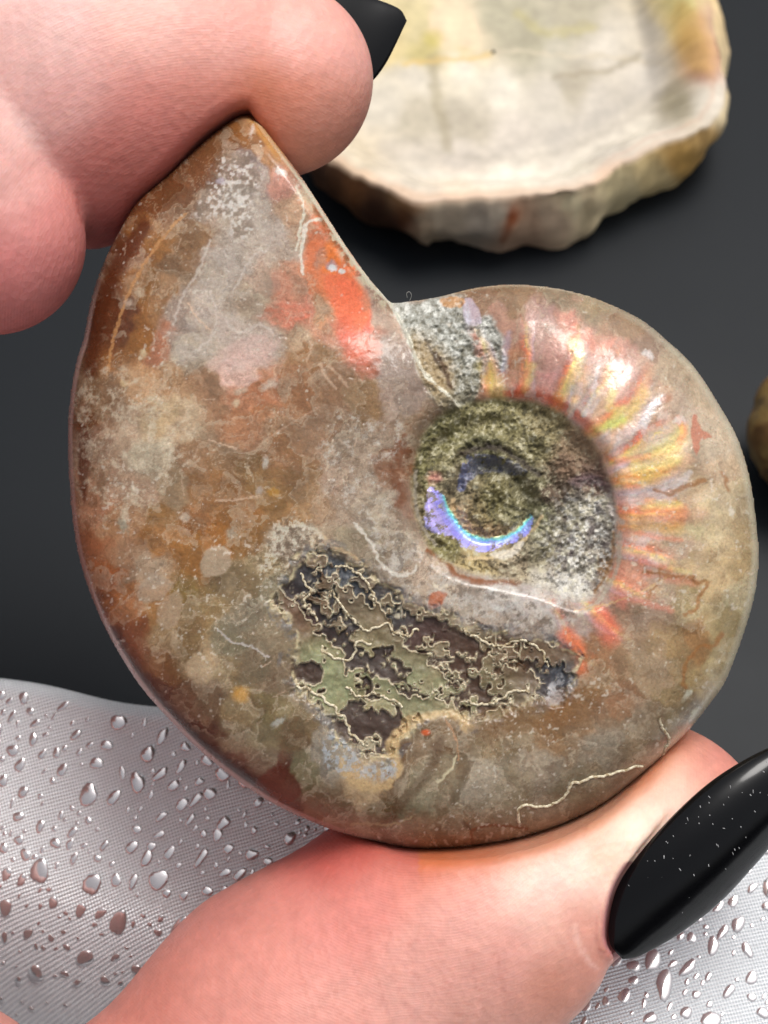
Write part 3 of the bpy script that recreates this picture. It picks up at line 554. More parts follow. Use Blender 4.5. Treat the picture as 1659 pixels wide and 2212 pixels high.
    C = mixc(C, (170, 152, 128), 0.75*poly(x, y, [(432, 1210), (450, 1185), (480, 1180), (500, 1205), (490, 1235), (455, 1245), (435, 1235)], 6, 6, 27)); C = mixc(C, (184, 160, 128), 0.6*poly(x, y, [(400, 1450), (430, 1410), (460, 1440), (455, 1470), (430, 1480)], 8, 8, 29)); C = mixc(C, (206, 150, 60), .6*blob(x, y, 520, 1500, 17, 16, 0, .5, .3, 4))
    C = mixc(C, (168, 150, 130), 0.6*poly(x, y, [(300, 1270), (330, 1240), (370, 1260), (340, 1300), (310, 1300)], 8, 8, 31)); C = mixc(C, (176, 152, 126), 0.6*poly(x, y, [(340, 1310), (385, 1275), (390, 1320), (370, 1360), (345, 1350)], 8, 7, 33))
    # speckles, chips and scratches on polished calcite
    cal = (1-f)*(1-sm)
    sp = fbm(x, y, 9, 2, 133, 0.45); dens = fbm(x, y, 110, 3, 135)
    C = mixc(C, (222, 212, 196), cal*0.42*ss(0.81, 0.90, sp+0.4*(dens-0.5)))
    sp2 = vn(x/5.0, y/5.0, 44)
    C = mixc(C, (226, 216, 200), cal*0.3*ss(0.985, 1.04, sp2+0.25*(dens-0.5)))
    C = mixc(C, (70, 48, 34), cal*0.2*ss(0.20, 0.13, fbm(x, y, 12, 2, 137, 0.5)))
    rs = np.random.RandomState(5)
    for i in range(46):
        a = rs.rand()*6.28; cx_, cy_ = [(420, 1000), (700, 800), (760, 1000), (430, 600), (600, 1450), (1250, 1600), (1500, 1000)][i % 7]
        cx_ += rs.randn()*95; cy_ += rs.randn()*105; L = 8+rs.rand()*26
        C = mixc(C, (216, 186, 160), cal*(.15+.3*rs.rand())*stroke(x, y, [(cx_, cy_), (cx_+L*math.cos(a), cy_+L*math.sin(a))], 2.2, 2.0, 2, i, 2))
    for pts, wd, a in (([(405, 655), (430, 690), (452, 712)], 4, .85), ([(450, 950), (475, 958), (510, 968)], 3, .7), ([(560, 1072), (505, 1080), (465, 1082)], 3, .6), ([(560, 960), (620, 920), (690, 880)], 3, .3), ([(690, 785), (705, 815), (725, 840)], 5, .6), ([(712, 790), (735, 815), (750, 835)], 5, .5), ([(665, 720), (672, 750), (662, 780)], 3, .6)):
        C = mixc(C, (222, 190, 162), 0.7*a*stroke(x, y, pts, wd, 2.5, 3, int(wd+pts[0][0])))
    for (cx_, cy_, r1, r2, an, c) in ((309, 765, 9, 11, 0, (214, 196, 160)), (268, 828, 9, 6, 25, (206, 178, 134)), (510, 870, 8, 8, 0, (212, 192, 160)), (302, 632, 11, 7, 30, (196, 176, 150)), (278, 655, 9, 7, 20, (190, 170, 150)),
            (573, 998, 6, 11, 0, (196, 192, 180)), (590, 1062, 15, 9, 10, (176, 128, 44)), (562, 1060, 8, 8, 0, (170, 160, 150)), (266, 1135, 8, 17, -20, (150, 156, 140)), (400, 1118, 10, 9, 0, (190, 176, 156)), (500, 1150, 14, 11, 20, (160, 156, 140)), (345, 1427, 10, 5, -20, (190, 160, 126)),
            (585, 830, 17, 9, -40, (190, 176, 160)), (520, 845, 14, 7, -25, (190, 172, 150)), (1350, 1098, 6, 5, 0, (240, 232, 214)), (1370, 1219, 6, 4, 20, (232, 214, 190)), (1580, 1105, 6, 9, 0, (226, 220, 204)), (1468, 907, 13, 7, 0, (226, 222, 214)), (1400, 765, 12, 8, 40, (226, 220, 216)), (1330, 790, 9, 12, 30, (226, 222, 220)),
            (600, 1560, 15, 6, -35, (178, 178, 170)), (1485, 1500, 6, 14, 40, (214, 212, 190)), (1500, 1540, 5, 12, 40, (206, 200, 170)), (478, 392, 10, 8, 0, (190, 180, 190)), (545, 280, 4, 12, 20, (214, 200, 190)), (490, 310, 8, 8, 0, (170, 150, 130)), (1010, 690, 8, 20, 0, (190, 190, 200)), (860, 1330, 8, 5, 0, (226, 214, 186))):
        C = mixc(C, c, 0.62*blob(x, y, cx_, cy_, r1, r2, an, .6, .6, int(cx_)))
    # greyish frosted film round the centre-left
    fr = poly(x, y, [(700, 900), (780, 900), (860, 900), (880, 960), (840, 1000), (850, 1100), (880, 1160), (800, 1150), (740, 1090), (690, 1010)], 30, 22, 139)
    C = mixc(C, (196, 188, 176), fr*0.6*ss(0.50, 0.76, fbm(x, y, 14, 5, 141, 0.72))); C = mixc(C, (104, 84, 66), fr*0.45*ss(0.42, 0.3, fbm(x, y, 18, 4, 143, 0.68)))
    fr = poly(x, y, [(170, 850), (240, 790), (330, 850), (430, 930), (420, 1000), (360, 1060), (250, 1130), (200, 1100), (170, 1000)], 30, 26, 145)
    C = mixc(C, (206, 192, 168), fr*0.6*ss(0.48, 0.76, fbm(x, y, 20, 5, 147, 0.74))); C = mixc(C, (104, 76, 54), fr*0.5*ss(0.44, 0.32, fbm(x, y, 20, 4, 149, 0.68))*ss(330, 220, x))
    return np.clip(C*KALB*0.92, 0.004, 0.92), np.clip(rgh+0.12*(fbm(x, y, 30, 3, 151)-0.5), .12, .95), np.clip(nac, 0, 1)

def fossil_mat(name, coat):
    m, t, p = mat(name, rough=0.4, Subsurface_Weight=(0.12 if coat > 0.1 else 0.0), Subsurface_Scale=0.0009, Specular_IOR_Level=0.4, Coat_Weight=coat, Coat_Roughness=0.09, Coat_IOR=1.35)
    a = node(t, 'ShaderNodeAttribute', attribute_name='Col'); r = node(t, 'ShaderNodeAttribute', attribute_name='Rgh'); q = node(t, 'ShaderNodeAttribute', attribute_name='Nac')
    n = noise(t, 5200, 3, 0.7)
    mulcol(t, p, a.outputs['Color'], n.outputs[0], 0.84, 1.16)
    t.links.new(r.outputs['Fac'], p.inputs['Roughness'])
    ml = node(t, 'ShaderNodeMath', operation='MULTIPLY'); ml.inputs[1].default_value = 0.22; t.links.new(q.outputs['Fac'], ml.inputs[0]); t.links.new(ml.outputs[0], p.inputs['Metallic'])
    n2 = noise(t, 3000, 4, 0.6)
    bump(t, p, n2.outputs[0], 0.00006, 0.5)
    return m
M_cal = fossil_mat('polished_calcite', 0.2); M_mtx = fossil_mat('rough_matrix', 0.02); M_sut = fossil_mat('suture_shell', 0.12); M_nac = fossil_mat('mother_of_pearl', 0.3)

ammonite = thing('ammonite', tuple(L2W([1000, 1200, -200])), 'polished brown ammonite half with fiery red ribs, gripped by the fingertips', 'ammonite')
h = 2.05
gx = np.arange(OUT[:, 0].min()-3*h, OUT[:, 0].max()+3*h, h); gy = np.arange(OUT[:, 1].min()-3*h, OUT[:, 1].max()+3*h, h)
GX, GY = np.meshgrid(gx, gy, indexing='ij')
D = FD(GX, GY)
ins = D > 0
cell = ins[:-1, :-1] | ins[1:, :-1] | ins[:-1, 1:] | ins[1:, 1:]
gxd = (FD(GX+2, GY)-FD(GX-2, GY))/4; gyd = (FD(GX, GY+2)-FD(GX, GY-2))/4
gl = np.hypot(gxd, gyd)+1e-6
for _ in range(2):
    D = FD(GX, GY); mv = np.where(D < 0, -D, 0)
    GX = GX+gxd/gl*mv; GY = GY+gyd/gl*mv
nx, ny = GX.shape
used = np.zeros((nx, ny), bool); used[:-1, :-1] |= cell; used[1:, :-1] |= cell; used[:-1, 1:] |= cell; used[1:, 1:] |= cell
idx = -np.ones((nx, ny), int); idx[used] = np.arange(used.sum())
vx = GX[used]; vy = GY[used]
vz = height(vx, vy); vz = np.where(FD(vx, vy) < 0.8, np.minimum(vz, 12), vz)
c1, c2, r_, n_ = None, None, None, None
LV = np.stack([vx, vy, vz], -1)
ci, cj = np.nonzero(cell)
FQ = np.stack([idx[ci, cj+1], idx[ci+1, cj+1], idx[ci+1, cj], idx[ci, cj]], -1)
pxx, pyy = PR(LV)
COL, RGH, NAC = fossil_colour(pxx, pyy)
WV = L2W(LV)
zs = (vx, vy)
fn = np.cross(LV[FQ[:, 2]]-LV[FQ[:, 0]], LV[FQ[:, 3]]-LV[FQ[:, 1]]); fn = fn*np.sign(fn[:, 2:3]+1e-9)
fi_ = FQ.ravel(); ln = np.stack([np.bincount(fi_, np.repeat(fn[:, k], 4), len(LV)) for k in range(3)], -1)
dd = FD(vx, vy)
og = np.stack([-(FD(vx+3, vy)-FD(vx-3, vy)), -(FD(vx, vy+3)-FD(vx, vy-3)), 0*vx], -1); og /= np.linalg.norm(og, axis=1)[:, None]+1e-6
ln /= np.linalg.norm(ln, axis=1)[:, None]
wgt = ss(5, 0, dd)[:, None]; ln = ln*(1-wgt)+(og+np.array([0, 0, .25]))*wgt; ln /= np.linalg.norm(ln, axis=1)[:, None]
WN = ln[:, 0:1]*RT-ln[:, 1:2]*UP+ln[:, 2:3]*NN
fcx = pxx[FQ].mean(1); fcy = pyy[FQ].mean(1)
reg = np.zeros(len(FQ), int)
s_ = sutures(fcx, fcy)[0]
reg[FW(fcx, fcy)+16*(fbm(fcx, fcy, 26, 3, 97)-0.5) > 0] = 4
reg[FU(fcx, fcy)+10*(fbm(fcx, fcy, 24, 3, 101)-0.5) > 3] = 1
reg[s_ > 0] = 2
reg[FB(fcx, fcy)+17*(fbm(fcx, fcy, 13, 4, 111, 0.65)-0.5) > 0] = 3
reg[(FB2(fcx, fcy)+8*(fbm(fcx, fcy, 12, 3, 113)-0.5) > 0) & (fcx < 1040)] = 5
for k, nm, mt, lb in ((0, 'outer_whorl', M_cal, None), (1, 'umbilicus', M_mtx, 'rough olive grey stone filling the coiled centre'), (2, 'suture_patch', M_sut, 'weathered green patch crossed by frilled cream suture lines'),
                      (3, 'nacre_arc', M_nac, 'violet and turquoise mother of pearl arc'), (5, 'nacre_chip', M_nac, None), (4, 'crusted_lip', M_mtx, 'white crusted stone behind the lip')):
    f_ = FQ[reg == k]
    u, inv = np.unique(f_, return_inverse=True)
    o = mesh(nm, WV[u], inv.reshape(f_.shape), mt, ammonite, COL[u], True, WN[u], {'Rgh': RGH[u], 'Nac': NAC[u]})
    if lb: o['label'] = lb
# back half: flat sawn face with a rounded edge
RG = resample(OUT, 420, True); cen = np.array([950., 1250.])
rings = []
for q, z in ((1.0, 2), (1.0, -40), (0.995, -90), (0.985, -140), (0.96, -175), (0.92, -195), (0.8, -205), (0.5, -208), (0.2, -205), (0.01, -205)):
    rings.append(np.c_[cen+(RG-cen)*q, np.full(len(RG), z)])
B = np.stack(rings, 1).reshape(-1, 3)
bc, br, bn = fossil_colour(B[:, 0], B[:, 1])
BF = gridfaces(420, 10, True)
mesh('back_face', L2W(B), BF, M_cal, ammonite, bc*0.9, True, None, {'Rgh': br, 'Nac': bn*0})

def on_fossil(pts, lift):
    P = np.asarray(pts, float)
    x, y = P[:, 0].copy(), P[:, 1].copy()
    for _ in range(2):
        z = height(x, y); k = 1-z/DP; x = CX+(P[:, 0]-CX)*k; y = CY+(P[:, 1]-CY)*k
    return L2W(np.stack([x, y, height(x, y)+lift], -1))
M_ridge, t, p = mat('cream_shell', tuple(lin((205, 192, 160))*KALB), 0.5)
n = noise(t, 4000, 3); r = ramp(t, n.outputs[0], [(0.35, tuple(lin((150, 130, 96)))), (0.6, tuple(lin((214, 204, 178))))]); t.links.new(r.outputs[0], p.inputs['Base Color'])
def wiggly(pts, amp, wl, seed):
    P = resample(spline(pts, 8), 200); T = np.gradient(P, axis=0); T /= np.linalg.norm(T, axis=1)[:, None]
    Nn = np.c_[-T[:, 1], T[:, 0]]; L = np.arange(200)*np.linalg.norm(P[1]-P[0])
    return P+Nn*(amp*(fbm(L, L*0, wl, 3, seed)-0.5)*2)[:, None]+T*(amp*0.6*(fbm(L, L*0+9, wl, 2, seed+3)-0.5)*2)[:, None]
for pts, rad, amp in (([(1122, 1775), (1118, 1748), (1135, 1738), (1175, 1742), (1218, 1722), (1234, 1695), (1255, 1688), (1320, 1670), (1385, 1654)], 3.4, 5),
                      ([(1430, 1630), (1441, 1600), (1428, 1570), (1424, 1548)], 3.2, 5), ([(640, 1480), (690, 1500), (735, 1545), (755, 1580), (790, 1605)], 3.0, 8),
                      ([(715, 1280), (748, 1320), (790, 1360), (830, 1350), (868, 1372), (905, 1365)], 2.6, 10), ([(690, 1395), (720, 1420), (760, 1425), (772, 1385), (800, 1395)], 2.8, 8),
                      ([(745, 1480), (770, 1500), (830, 1505), (870, 1530)], 2.6, 9), ([(1010, 1515), (1060, 1520), (1105, 1490), (1140, 1500)], 2.8, 9), ([(1000, 1360), (1060, 1395), (1110, 1385), (1160, 1400), (1190, 1440)], 2.6, 10),
                      ([(650, 1240), (670, 1275), (655, 1310), (690, 1340)], 2.6, 9), ([(720, 1225), (760, 1235), (800, 1270), (810, 1310)], 2.6, 9)):
    V, F = tube_mesh(on_fossil(wiggly(pts, amp, 17, int(pts[0][0])), 0.5), rad*S, 6)
    mesh('suture_line', V, F, M_ridge, ammonite)
# fuzz caught on the lip
M_fib, t, p = mat('pale_fibre', (0.5, 0.5, 0.48), 0.6)
for pts in ([(884, 655), (888, 645), (884, 638), (878, 640), (879, 648)],):
    P = spline(pts, 8); V, F = tube_mesh(L2W(np.c_[P, 40+20*np.sin(np.linspace(0, 3, len(P)))]), 0.38*S, 5)
    mesh('fibre', V, F, M_fib, ammonite)

# ------------------------------------------------------------------ hand
def seg(P, a, b, ra, rb):
    e = b-a; t_ = np.clip(((P-a)@e)/(e@e), 0, 1)
    return np.linalg.norm(P-a-t_[..., None]*e, axis=-1)-(ra+(rb-ra)*t_)
def smin(a, b, k):
    q = np.clip(0.5+0.5*(b-a)/k, 0, 1); return b*(1-q)+a*q-k*q*(1-q)
def chain(P, pts, k):
    d = None
    A = [(UN(x, y, z), r*(1-z/DP)) for x, y, z, r in pts]
    for (a, ra), (b, rb) in zip(A[:-1], A[1:]):
        q = seg(P, a, b, ra, rb); d = q if d is None else smin(d, q, k)
    return d
INDEX = [(598, 172, -95, 208), (400, 160, -100, 268), (180, 175, -110, 345), (-420, 120, -60, 340), (-1000, 380, -150, 350), (-1250, 900, -250, 360)]
MIDDLE = [(-20, 520, 105, 203), (-170, 402, 120, 266), (-480, 350, 170, 285), (-900, 520, 160, 300), (-1300, 950, 0, 340)]
RINGF = [(-560, 760, 430, 235), (-900, 700, 450, 250), (-1250, 900, 300, 290), (-1400, 1300, 120, 320)]
PINKY = [(-800, 1150, 640, 195), (-1080, 1080, 620, 205), (-1350, 1300, 440, 240), (-1450, 1650, 200, 290)]
THUMB = [(1385, 1838, -120, 282), (1200, 1898, -110, 300), (1025, 1975, -95, 312), (820, 2110, -90, 300), (635, 2230, -80, 318), (250, 2560, 0, 292), (-350, 2830, 140, 400)]
PALM = [[(-1250, 900, -150, 360), (-1150, 2000, 50, 430), (-900, 2800, 250, 430)], [(-1400, 1300, 200, 340), (-1350, 2100, 300, 400), (-1100, 2900, 400, 420)], [(-270, 2640, 150, 500), (-800, 2700, 250, 450), (-1150, 3100, 400, 400), (-1500, 3700, 700, 360)],
        [(-1250, 900, -250, 360), (-900, 1500, -200, 330), (-350, 2700, -60, 400)]]
NAILA = [(1345, 2072), (1318, 2040), (1315, 1990), (1334, 1915), (1380, 1845), (1455, 1760), (1530, 1692), (1605, 1643), (1680, 1607), (1790, 1570), (1900, 1560)]
NAILB = [(1345, 2072), (1368, 2070), (1395, 2059), (1470, 2016), (1555, 1950), (1630, 1870), (1690, 1800), (1750, 1730), (1810, 1660), (1865, 1600), (1900, 1560)]
NPOLY = np.vstack([spline(NAILA, 3), spline(NAILB, 3)[::-1][1:-1]])
FN = Field(NPOLY, 1150, 2050, 1450, 2200, 6.0)
AX0 = np.array([1345., 2072.]); AXD = np.array([1900., 1560.])-AX0; AXL = np.linalg.norm(AXD); AXD /= AXL; AXN = np.array([-AXD[1], AXD[0]])   # AXN points to lower right
def nail_z(x, y):
    a = (x-AX0[0])*AXD[0]+(y-AX0[1])*AXD[1]; v = (x-AX0[0])*AXN[0]+(y-AX0[1])*AXN[1]
    return 128-0.42*v-0.0022*np.maximum(v, -200)**2*1.0+30*np.sin(np.clip(a/AXL, 0, 1)*math.pi)-60*(a/AXL)**2
CUT = np.vstack([spline([(1235, 2205), (1268, 2170), (1298, 2125), (1316, 2088), (1345, 2062)], 3)[:-1], spline([(1345, 2062), (1395, 2045), (1465, 2000), (1545, 1935), (1618, 1856), (1680, 1785), (1740, 1716), (1800, 1645), (1900, 1560)], 3), [(2300, 1300), (2400, 2700), (800, 2700)]])
FC = Field(CUT, 900, 2100, 1450, 2700, 8.0)
def hand_sdf(P):
    i = chain(P, INDEX, 60); m_ = chain(P, MIDDLE, 60); r = chain(P, RINGF, 50); k = chain(P, PINKY, 40); th = chain(P, THUMB, 90)
    # flexion crease of the thumb joint and flattening of the pads
    pm = None
    for c in PALM:
        q = chain(P, c, 150); pm = q if pm is None else smin(pm, q, 150)
    fi = smin(i, m_, 34); fi = smin(fi, r, 12); fi = smin(fi, k, 12)
    d = smin(fi, pm, 110); d = smin(d, th, 36+160*ss(-100, -500, P[..., 0]))
    px, py = P[..., 0], P[..., 1]
    fo = np.where((px > 80) & (px < 1700) & (py > 180) & (py < 1900), FD(px, py), -200.0)
    col_ = np.minimum(fo-4.0, P[..., 2]+215)            # + inside the fossil's body
    kk = 30.0
    q = np.clip(0.5+0.5*(col_-d)/kk, 0, 1); d2 = d*(1-q)+col_*q+kk*q*(1-q)*0.6
    d = np.where(fo > -110, d2, d)
    qx, qy = PR(P)
    nf = np.where((qx > 1200) & (qy > 1480) & (qy < 2180), FN(qx, qy), -100.0)
    nn = np.minimum(nf+7, (P[..., 2]-(nail_z(qx, qy)-16))*0.8)
    d = d-9*np.exp(-((nf+15)/9)**2)*ss(1890, 1970, qy)*(P[..., 2] > -40)
    kk = 14.0; q = np.clip(0.5+0.5*(nn-d)/kk, 0, 1); d2 = d*(1-q)+nn*q+kk*q*(1-q)
    d = np.where(nf > -60, d2, d)
    cf = np.where((qx > 900) & (qy > 1450), FC(qx, qy), -100.0)
    kk = 26.0; q = np.clip(0.5+0.5*(cf-d)/kk, 0, 1); d2 = d*(1-q)+cf*q+kk*q*(1-q)
    return np.where(cf > -90, d2, d)
import openvdb as vdb
hs_ = 13.0; lo = np.array([-2000., -420., -700.]); hi = np.array([1740., 4150., 1200.])
ax = [np.arange(lo[k], hi[k], hs_) for k in range(3)]
BL = 6                                    # evaluate finely only in blocks near the surface
nb_ = [-(-len(a)//BL) for a in ax]
ax = [lo[k]+hs_*np.arange(nb_[k]*BL) for k in range(3)]
Cc = np.stack(np.meshgrid(*[lo[k]+hs_*(np.arange(nb_[k])*BL+(BL-1)/2) for k in range(3)], indexing='ij'), -1)
dc = hand_sdf(Cc)
grid = np.repeat(np.repeat(np.repeat(dc, BL, 0), BL, 1), BL, 2).astype(np.float32)
near = np.argwhere(np.abs(dc) < 100)
loc_ = np.stack(np.meshgrid(*[np.arange(BL)]*3, indexing='ij'), -1).reshape(-1, 3)
for i0 in range(0, len(near), 4000):
    I_ = (near[i0:i0+4000, None]*BL+loc_[None]).reshape(-1, 3)
    grid[I_[:, 0], I_[:, 1], I_[:, 2]] = hand_sdf(lo+I_*hs_)
g = vdb.FloatGrid(); g.copyFromArray(grid/hs_, tolerance=0.0) if False else g.copyFromArray(np.clip(grid/hs_, -3, 3).astype(np.float64))
g.background = 3.0
HV, HQ = g.convertToQuads(0.0)
HV = np.asarray(HV, float)*hs_+lo; HQ = np.asarray(HQ)
# one level of linear subdivision, then settle onto the exact surface
me = bpy.data.meshes.new('tmp'); me.from_pydata(HV.tolist(), [], HQ.tolist()); ob = bpy.data.objects.new('tmp', me); sc.collection.objects.link(ob)
md = ob.modifiers.new('s', 'SUBSURF'); md.levels = 1; md.subdivision_type = 'CATMULL_CLARK'
ev = ob.evaluated_get(bpy.context.evaluated_depsgraph_get()); m2 = ev.to_mesh()
HV = np.empty(len(m2.vertices)*3); m2.vertices.foreach_get('co', HV); HV = HV.reshape(-1, 3)
HQ = np.empty(len(m2.loops), int); m2.loops.foreach_get('vertex_index', HQ); HQ = HQ.reshape(-1, 4)
ev.to_mesh_clear(); bpy.data.objects.remove(ob); bpy.data.meshes.remove(me)
HV_all = HV
for _ in range(2):
    e = 2.0; pq = PR(HV_all); vis = (pq[0] > -120) & (pq[1] < 2330)
    HV = HV_all[vis]; d0 = hand_sdf(HV)
    gr_ = np.stack([(hand_sdf(HV+np.eye(3)[k]*e)-d0)/e for k in range(3)], -1)
    l2 = (gr_**2).sum(1)+1e-3
    HV_all[vis] = HV-gr_*(np.clip(d0, -8, 8)/np.maximum(l2, .3)*0.9)[:, None]
HV = HV_all
qx, qy = PR(HV)
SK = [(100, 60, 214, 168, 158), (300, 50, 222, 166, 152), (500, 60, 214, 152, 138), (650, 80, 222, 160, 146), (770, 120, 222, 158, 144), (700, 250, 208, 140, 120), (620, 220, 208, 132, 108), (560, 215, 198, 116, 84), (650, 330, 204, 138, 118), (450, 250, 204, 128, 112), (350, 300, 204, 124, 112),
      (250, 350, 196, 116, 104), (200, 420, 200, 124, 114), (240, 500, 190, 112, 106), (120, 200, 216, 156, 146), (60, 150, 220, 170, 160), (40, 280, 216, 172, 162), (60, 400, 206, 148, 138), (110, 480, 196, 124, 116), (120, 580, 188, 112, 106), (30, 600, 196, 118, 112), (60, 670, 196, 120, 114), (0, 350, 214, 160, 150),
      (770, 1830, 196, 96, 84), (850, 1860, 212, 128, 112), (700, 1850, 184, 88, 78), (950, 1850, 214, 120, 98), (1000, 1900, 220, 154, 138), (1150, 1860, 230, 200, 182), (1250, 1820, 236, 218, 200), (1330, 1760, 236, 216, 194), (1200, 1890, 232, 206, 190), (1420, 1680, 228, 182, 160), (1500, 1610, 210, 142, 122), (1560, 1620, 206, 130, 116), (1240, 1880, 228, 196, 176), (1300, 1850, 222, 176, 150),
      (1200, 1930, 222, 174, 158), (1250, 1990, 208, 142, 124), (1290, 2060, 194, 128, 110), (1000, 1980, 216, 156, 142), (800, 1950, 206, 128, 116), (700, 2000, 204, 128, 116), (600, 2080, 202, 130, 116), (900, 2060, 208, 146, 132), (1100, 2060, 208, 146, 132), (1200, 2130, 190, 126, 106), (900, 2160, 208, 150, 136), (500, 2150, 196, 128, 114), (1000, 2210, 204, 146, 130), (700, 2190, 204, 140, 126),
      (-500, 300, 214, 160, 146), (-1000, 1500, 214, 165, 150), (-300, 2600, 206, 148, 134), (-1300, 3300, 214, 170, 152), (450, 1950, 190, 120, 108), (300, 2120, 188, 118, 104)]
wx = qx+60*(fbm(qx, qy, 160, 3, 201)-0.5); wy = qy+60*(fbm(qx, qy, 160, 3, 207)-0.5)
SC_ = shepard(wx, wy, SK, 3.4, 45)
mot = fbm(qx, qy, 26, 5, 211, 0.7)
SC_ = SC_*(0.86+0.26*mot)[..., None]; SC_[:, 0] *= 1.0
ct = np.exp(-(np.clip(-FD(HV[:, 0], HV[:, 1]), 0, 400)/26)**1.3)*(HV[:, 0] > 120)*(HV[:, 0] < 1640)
nbd = FN(qx, qy); SC_ = mixc(SC_, (140, 78, 84), 0.75*ss(-20, -8, nbd)*(qy > 1860)*(qx > 1200))
SC_ = mixc(SC_, (150, 66, 58), 0.5*stroke(qx, qy, [(166, 415), (168, 450), (178, 480)], 7, 7, 3, 3)); SC_ = mixc(SC_, (232, 190, 176), 0.35*stroke(qx, qy, [(1240, 2000), (1255, 2050), (1285, 2090)], 12, 12, 5, 5))
for q_ in range(9):
    a_ = 640+q_*52; SC_ = mixc(SC_, (178, 104, 90), 0.22*stroke(qx, qy, [(a_, 1960+q_*14), (a_+18*math.sin(q_), 2060), (a_+40, 2190)], 5, 5, 8, q_+40))
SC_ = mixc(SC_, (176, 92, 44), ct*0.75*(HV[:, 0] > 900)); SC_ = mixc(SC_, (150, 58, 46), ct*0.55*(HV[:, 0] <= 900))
M_skin, t, p = mat('skin', rough=0.46, Specular_IOR_Level=0.38)
p.inputs['Subsurface Weight'].default_value = 0.32; p.inputs['Subsurface Radius'].default_value = (1.0, 0.32, 0.16); p.inputs['Subsurface Scale'].default_value = 0.0022
a = node(t, 'ShaderNodeAttribute', attribute_name='Col'); n = noise(t, 900, 4, 0.6); mulcol(t, p, a.outputs['Color'], n.outputs[0], 0.96, 1.05)
fu = node(t, 'ShaderNodeAttribute', attribute_name='Ridge')      # friction ridges follow the fingers
sn = node(t, 'ShaderNodeMath', operation='SINE'); t.links.new(fu.outputs['Fac'], sn.inputs[0])
b1 = bump(t, p, sn.outputs[0], 0.000012, 0.2)
b2 = bump(t, p, noise(t, 1300, 6, 0.68).outputs[0], 0.00018, 0.32, b1)
vo = t.nodes.new('ShaderNodeTexVoronoi'); vo.inputs['Scale'].default_value = 1900; g_ = t.nodes.new('ShaderNodeNewGeometry'); t.links.new(g_.outputs[0], vo.inputs['Vector'])
bump(t, p, vo.outputs[0], 0.00007, 0.5, b2)
ridge = (np.hypot(qx-900, qy-1650)+30*(fbm(qx, qy, 120, 2, 5)-.5))*0.95
ridge = np.where(qy > 1400, ridge, np.hypot(qx-450, qy-700)*0.95)
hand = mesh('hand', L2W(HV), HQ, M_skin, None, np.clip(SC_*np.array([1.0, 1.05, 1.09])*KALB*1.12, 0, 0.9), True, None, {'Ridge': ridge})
hv = L2W(np.array([[-1500., 3700., -50.]]))[0]
tag(hand, 'fair hand with long glossy black nails pinching the ammonite by its edges', 'hand')

# nails
M_nail, t, p = mat('black_gel', (0.0025, 0.0026, 0.0032), 0.13, Specular_IOR_Level=0.28)
bump(t, p, noise(t, 350, 3).outputs[0], 0.0001, 0.15)
def nail(name, A, B, zf, th, bow=0.0):
    n, k = 90, 26
    A = resample(spline(A, 6), n); B = resample(spline(B, 6), n)
    v = (1-np.cos(np.linspace(0, math.pi, k)))/2
    P = A[:, None]*(1-v[None, :, None])+B[:, None]*v[None, :, None]
    z = zf(P[..., 0], P[..., 1])+bow*np.sqrt(np.clip(4*v*(1-v), 0, 1))[None]*np.sin(np.linspace(0.05, 3.1, n))[:, None]
    T = UN(P[..., 0], P[..., 1], z); T = np.moveaxis(T, 0, -1).reshape(-1, 3)
    z2 = z-th*np.sqrt(np.clip(4*v*(1-v), 0.0, 1))[None]-1.0
    U = np.moveaxis(UN(P[..., 0], P[..., 1], z2), 0, -1).reshape(-1, 3)
    F = gridfaces(n, k); F = np.vstack([F[:, ::-1], F+n*k])
    rimi = [i*k for i in range(n)]+[(n-1)*k+j for j in range(1, k)]+[i*k+k-1 for i in range(n-2, -1, -1)]+[j for j in range(k-2, 0, -1)]
    R2 = np.array(rimi); R3 = np.roll(R2, -1)
    F = np.vstack([F, np.stack([R2, R3, R3+n*k, R2+n*k], -1)])
    return mesh(name, L2W(np.vstack([T, U])), F, M_nail, hand)
na = nail('fingernail', NAILA, NAILB, nail_z, 26, 34)
na['label'] = 'long almond black thumb nail dusted with white specks'
NB1 = [(640, -150), (700, -95), (760, -40), (800, -8), (840, 8), (866, 22), (879, 45)]
NB2 = [(560, -60), (620, 40), (680, 130), (740, 185), (790, 185), (832, 140), (879, 45)]
nb = nail('fingernail', NB1, NB2, lambda x, y: -150-0.25*(x-800), 22, 20)
nb['label'] = 'black nail tip showing behind the index fingertip'
# dust on the thumb nail
rs = np.random.RandomState(3); V = []; F = []
for i in range(110):
    u = rs.rand(); a = resample(spline(NAILA, 6), 90)[int(8+u*70)]; b = resample(spline(NAILB, 6), 90)[int(8+u*70)]
    v = 0.12+0.76*rs.rand()**1.3; c = a*(1-v)+b*v
    if rs.rand() > 0.9-0.5*abs(u-0.55): continue
    vv = (1-math.cos(0))/2
    z = nail_z(c[0], c[1])+34*math.sqrt(4*v*(1-v))*math.sin(0.05+u*2.9)+2
    L = 1.0+rs.rand()**2*4; W_ = 0.6+rs.rand()*0.5; an = R_(62+rs.randn()*14)
    dx = np.array([math.cos(an), math.sin(an)]); dy = np.array([-dx[1], dx[0]])
    base = len(V)
    for q in ((-1, 0, 0), (-.5, -1, 0), (.5, -1, 0), (1, 0, 0), (.5, 1, 0), (-.5, 1, 0), (0, 0, 1.6)):
        w_ = c+dx*q[0]*L+dy*q[1]*W_; V.append(UN(w_[0], w_[1], z+q[2]))
    for j in range(6): F.append((base+j, base+(j+1) % 6, base+6))
M_dust, t, p = mat('dust', (0.36, 0.36, 0.36), 0.8)
o = mesh('dust', L2W(np.array(V)), F, M_dust, na); o['kind'] = 'stuff'

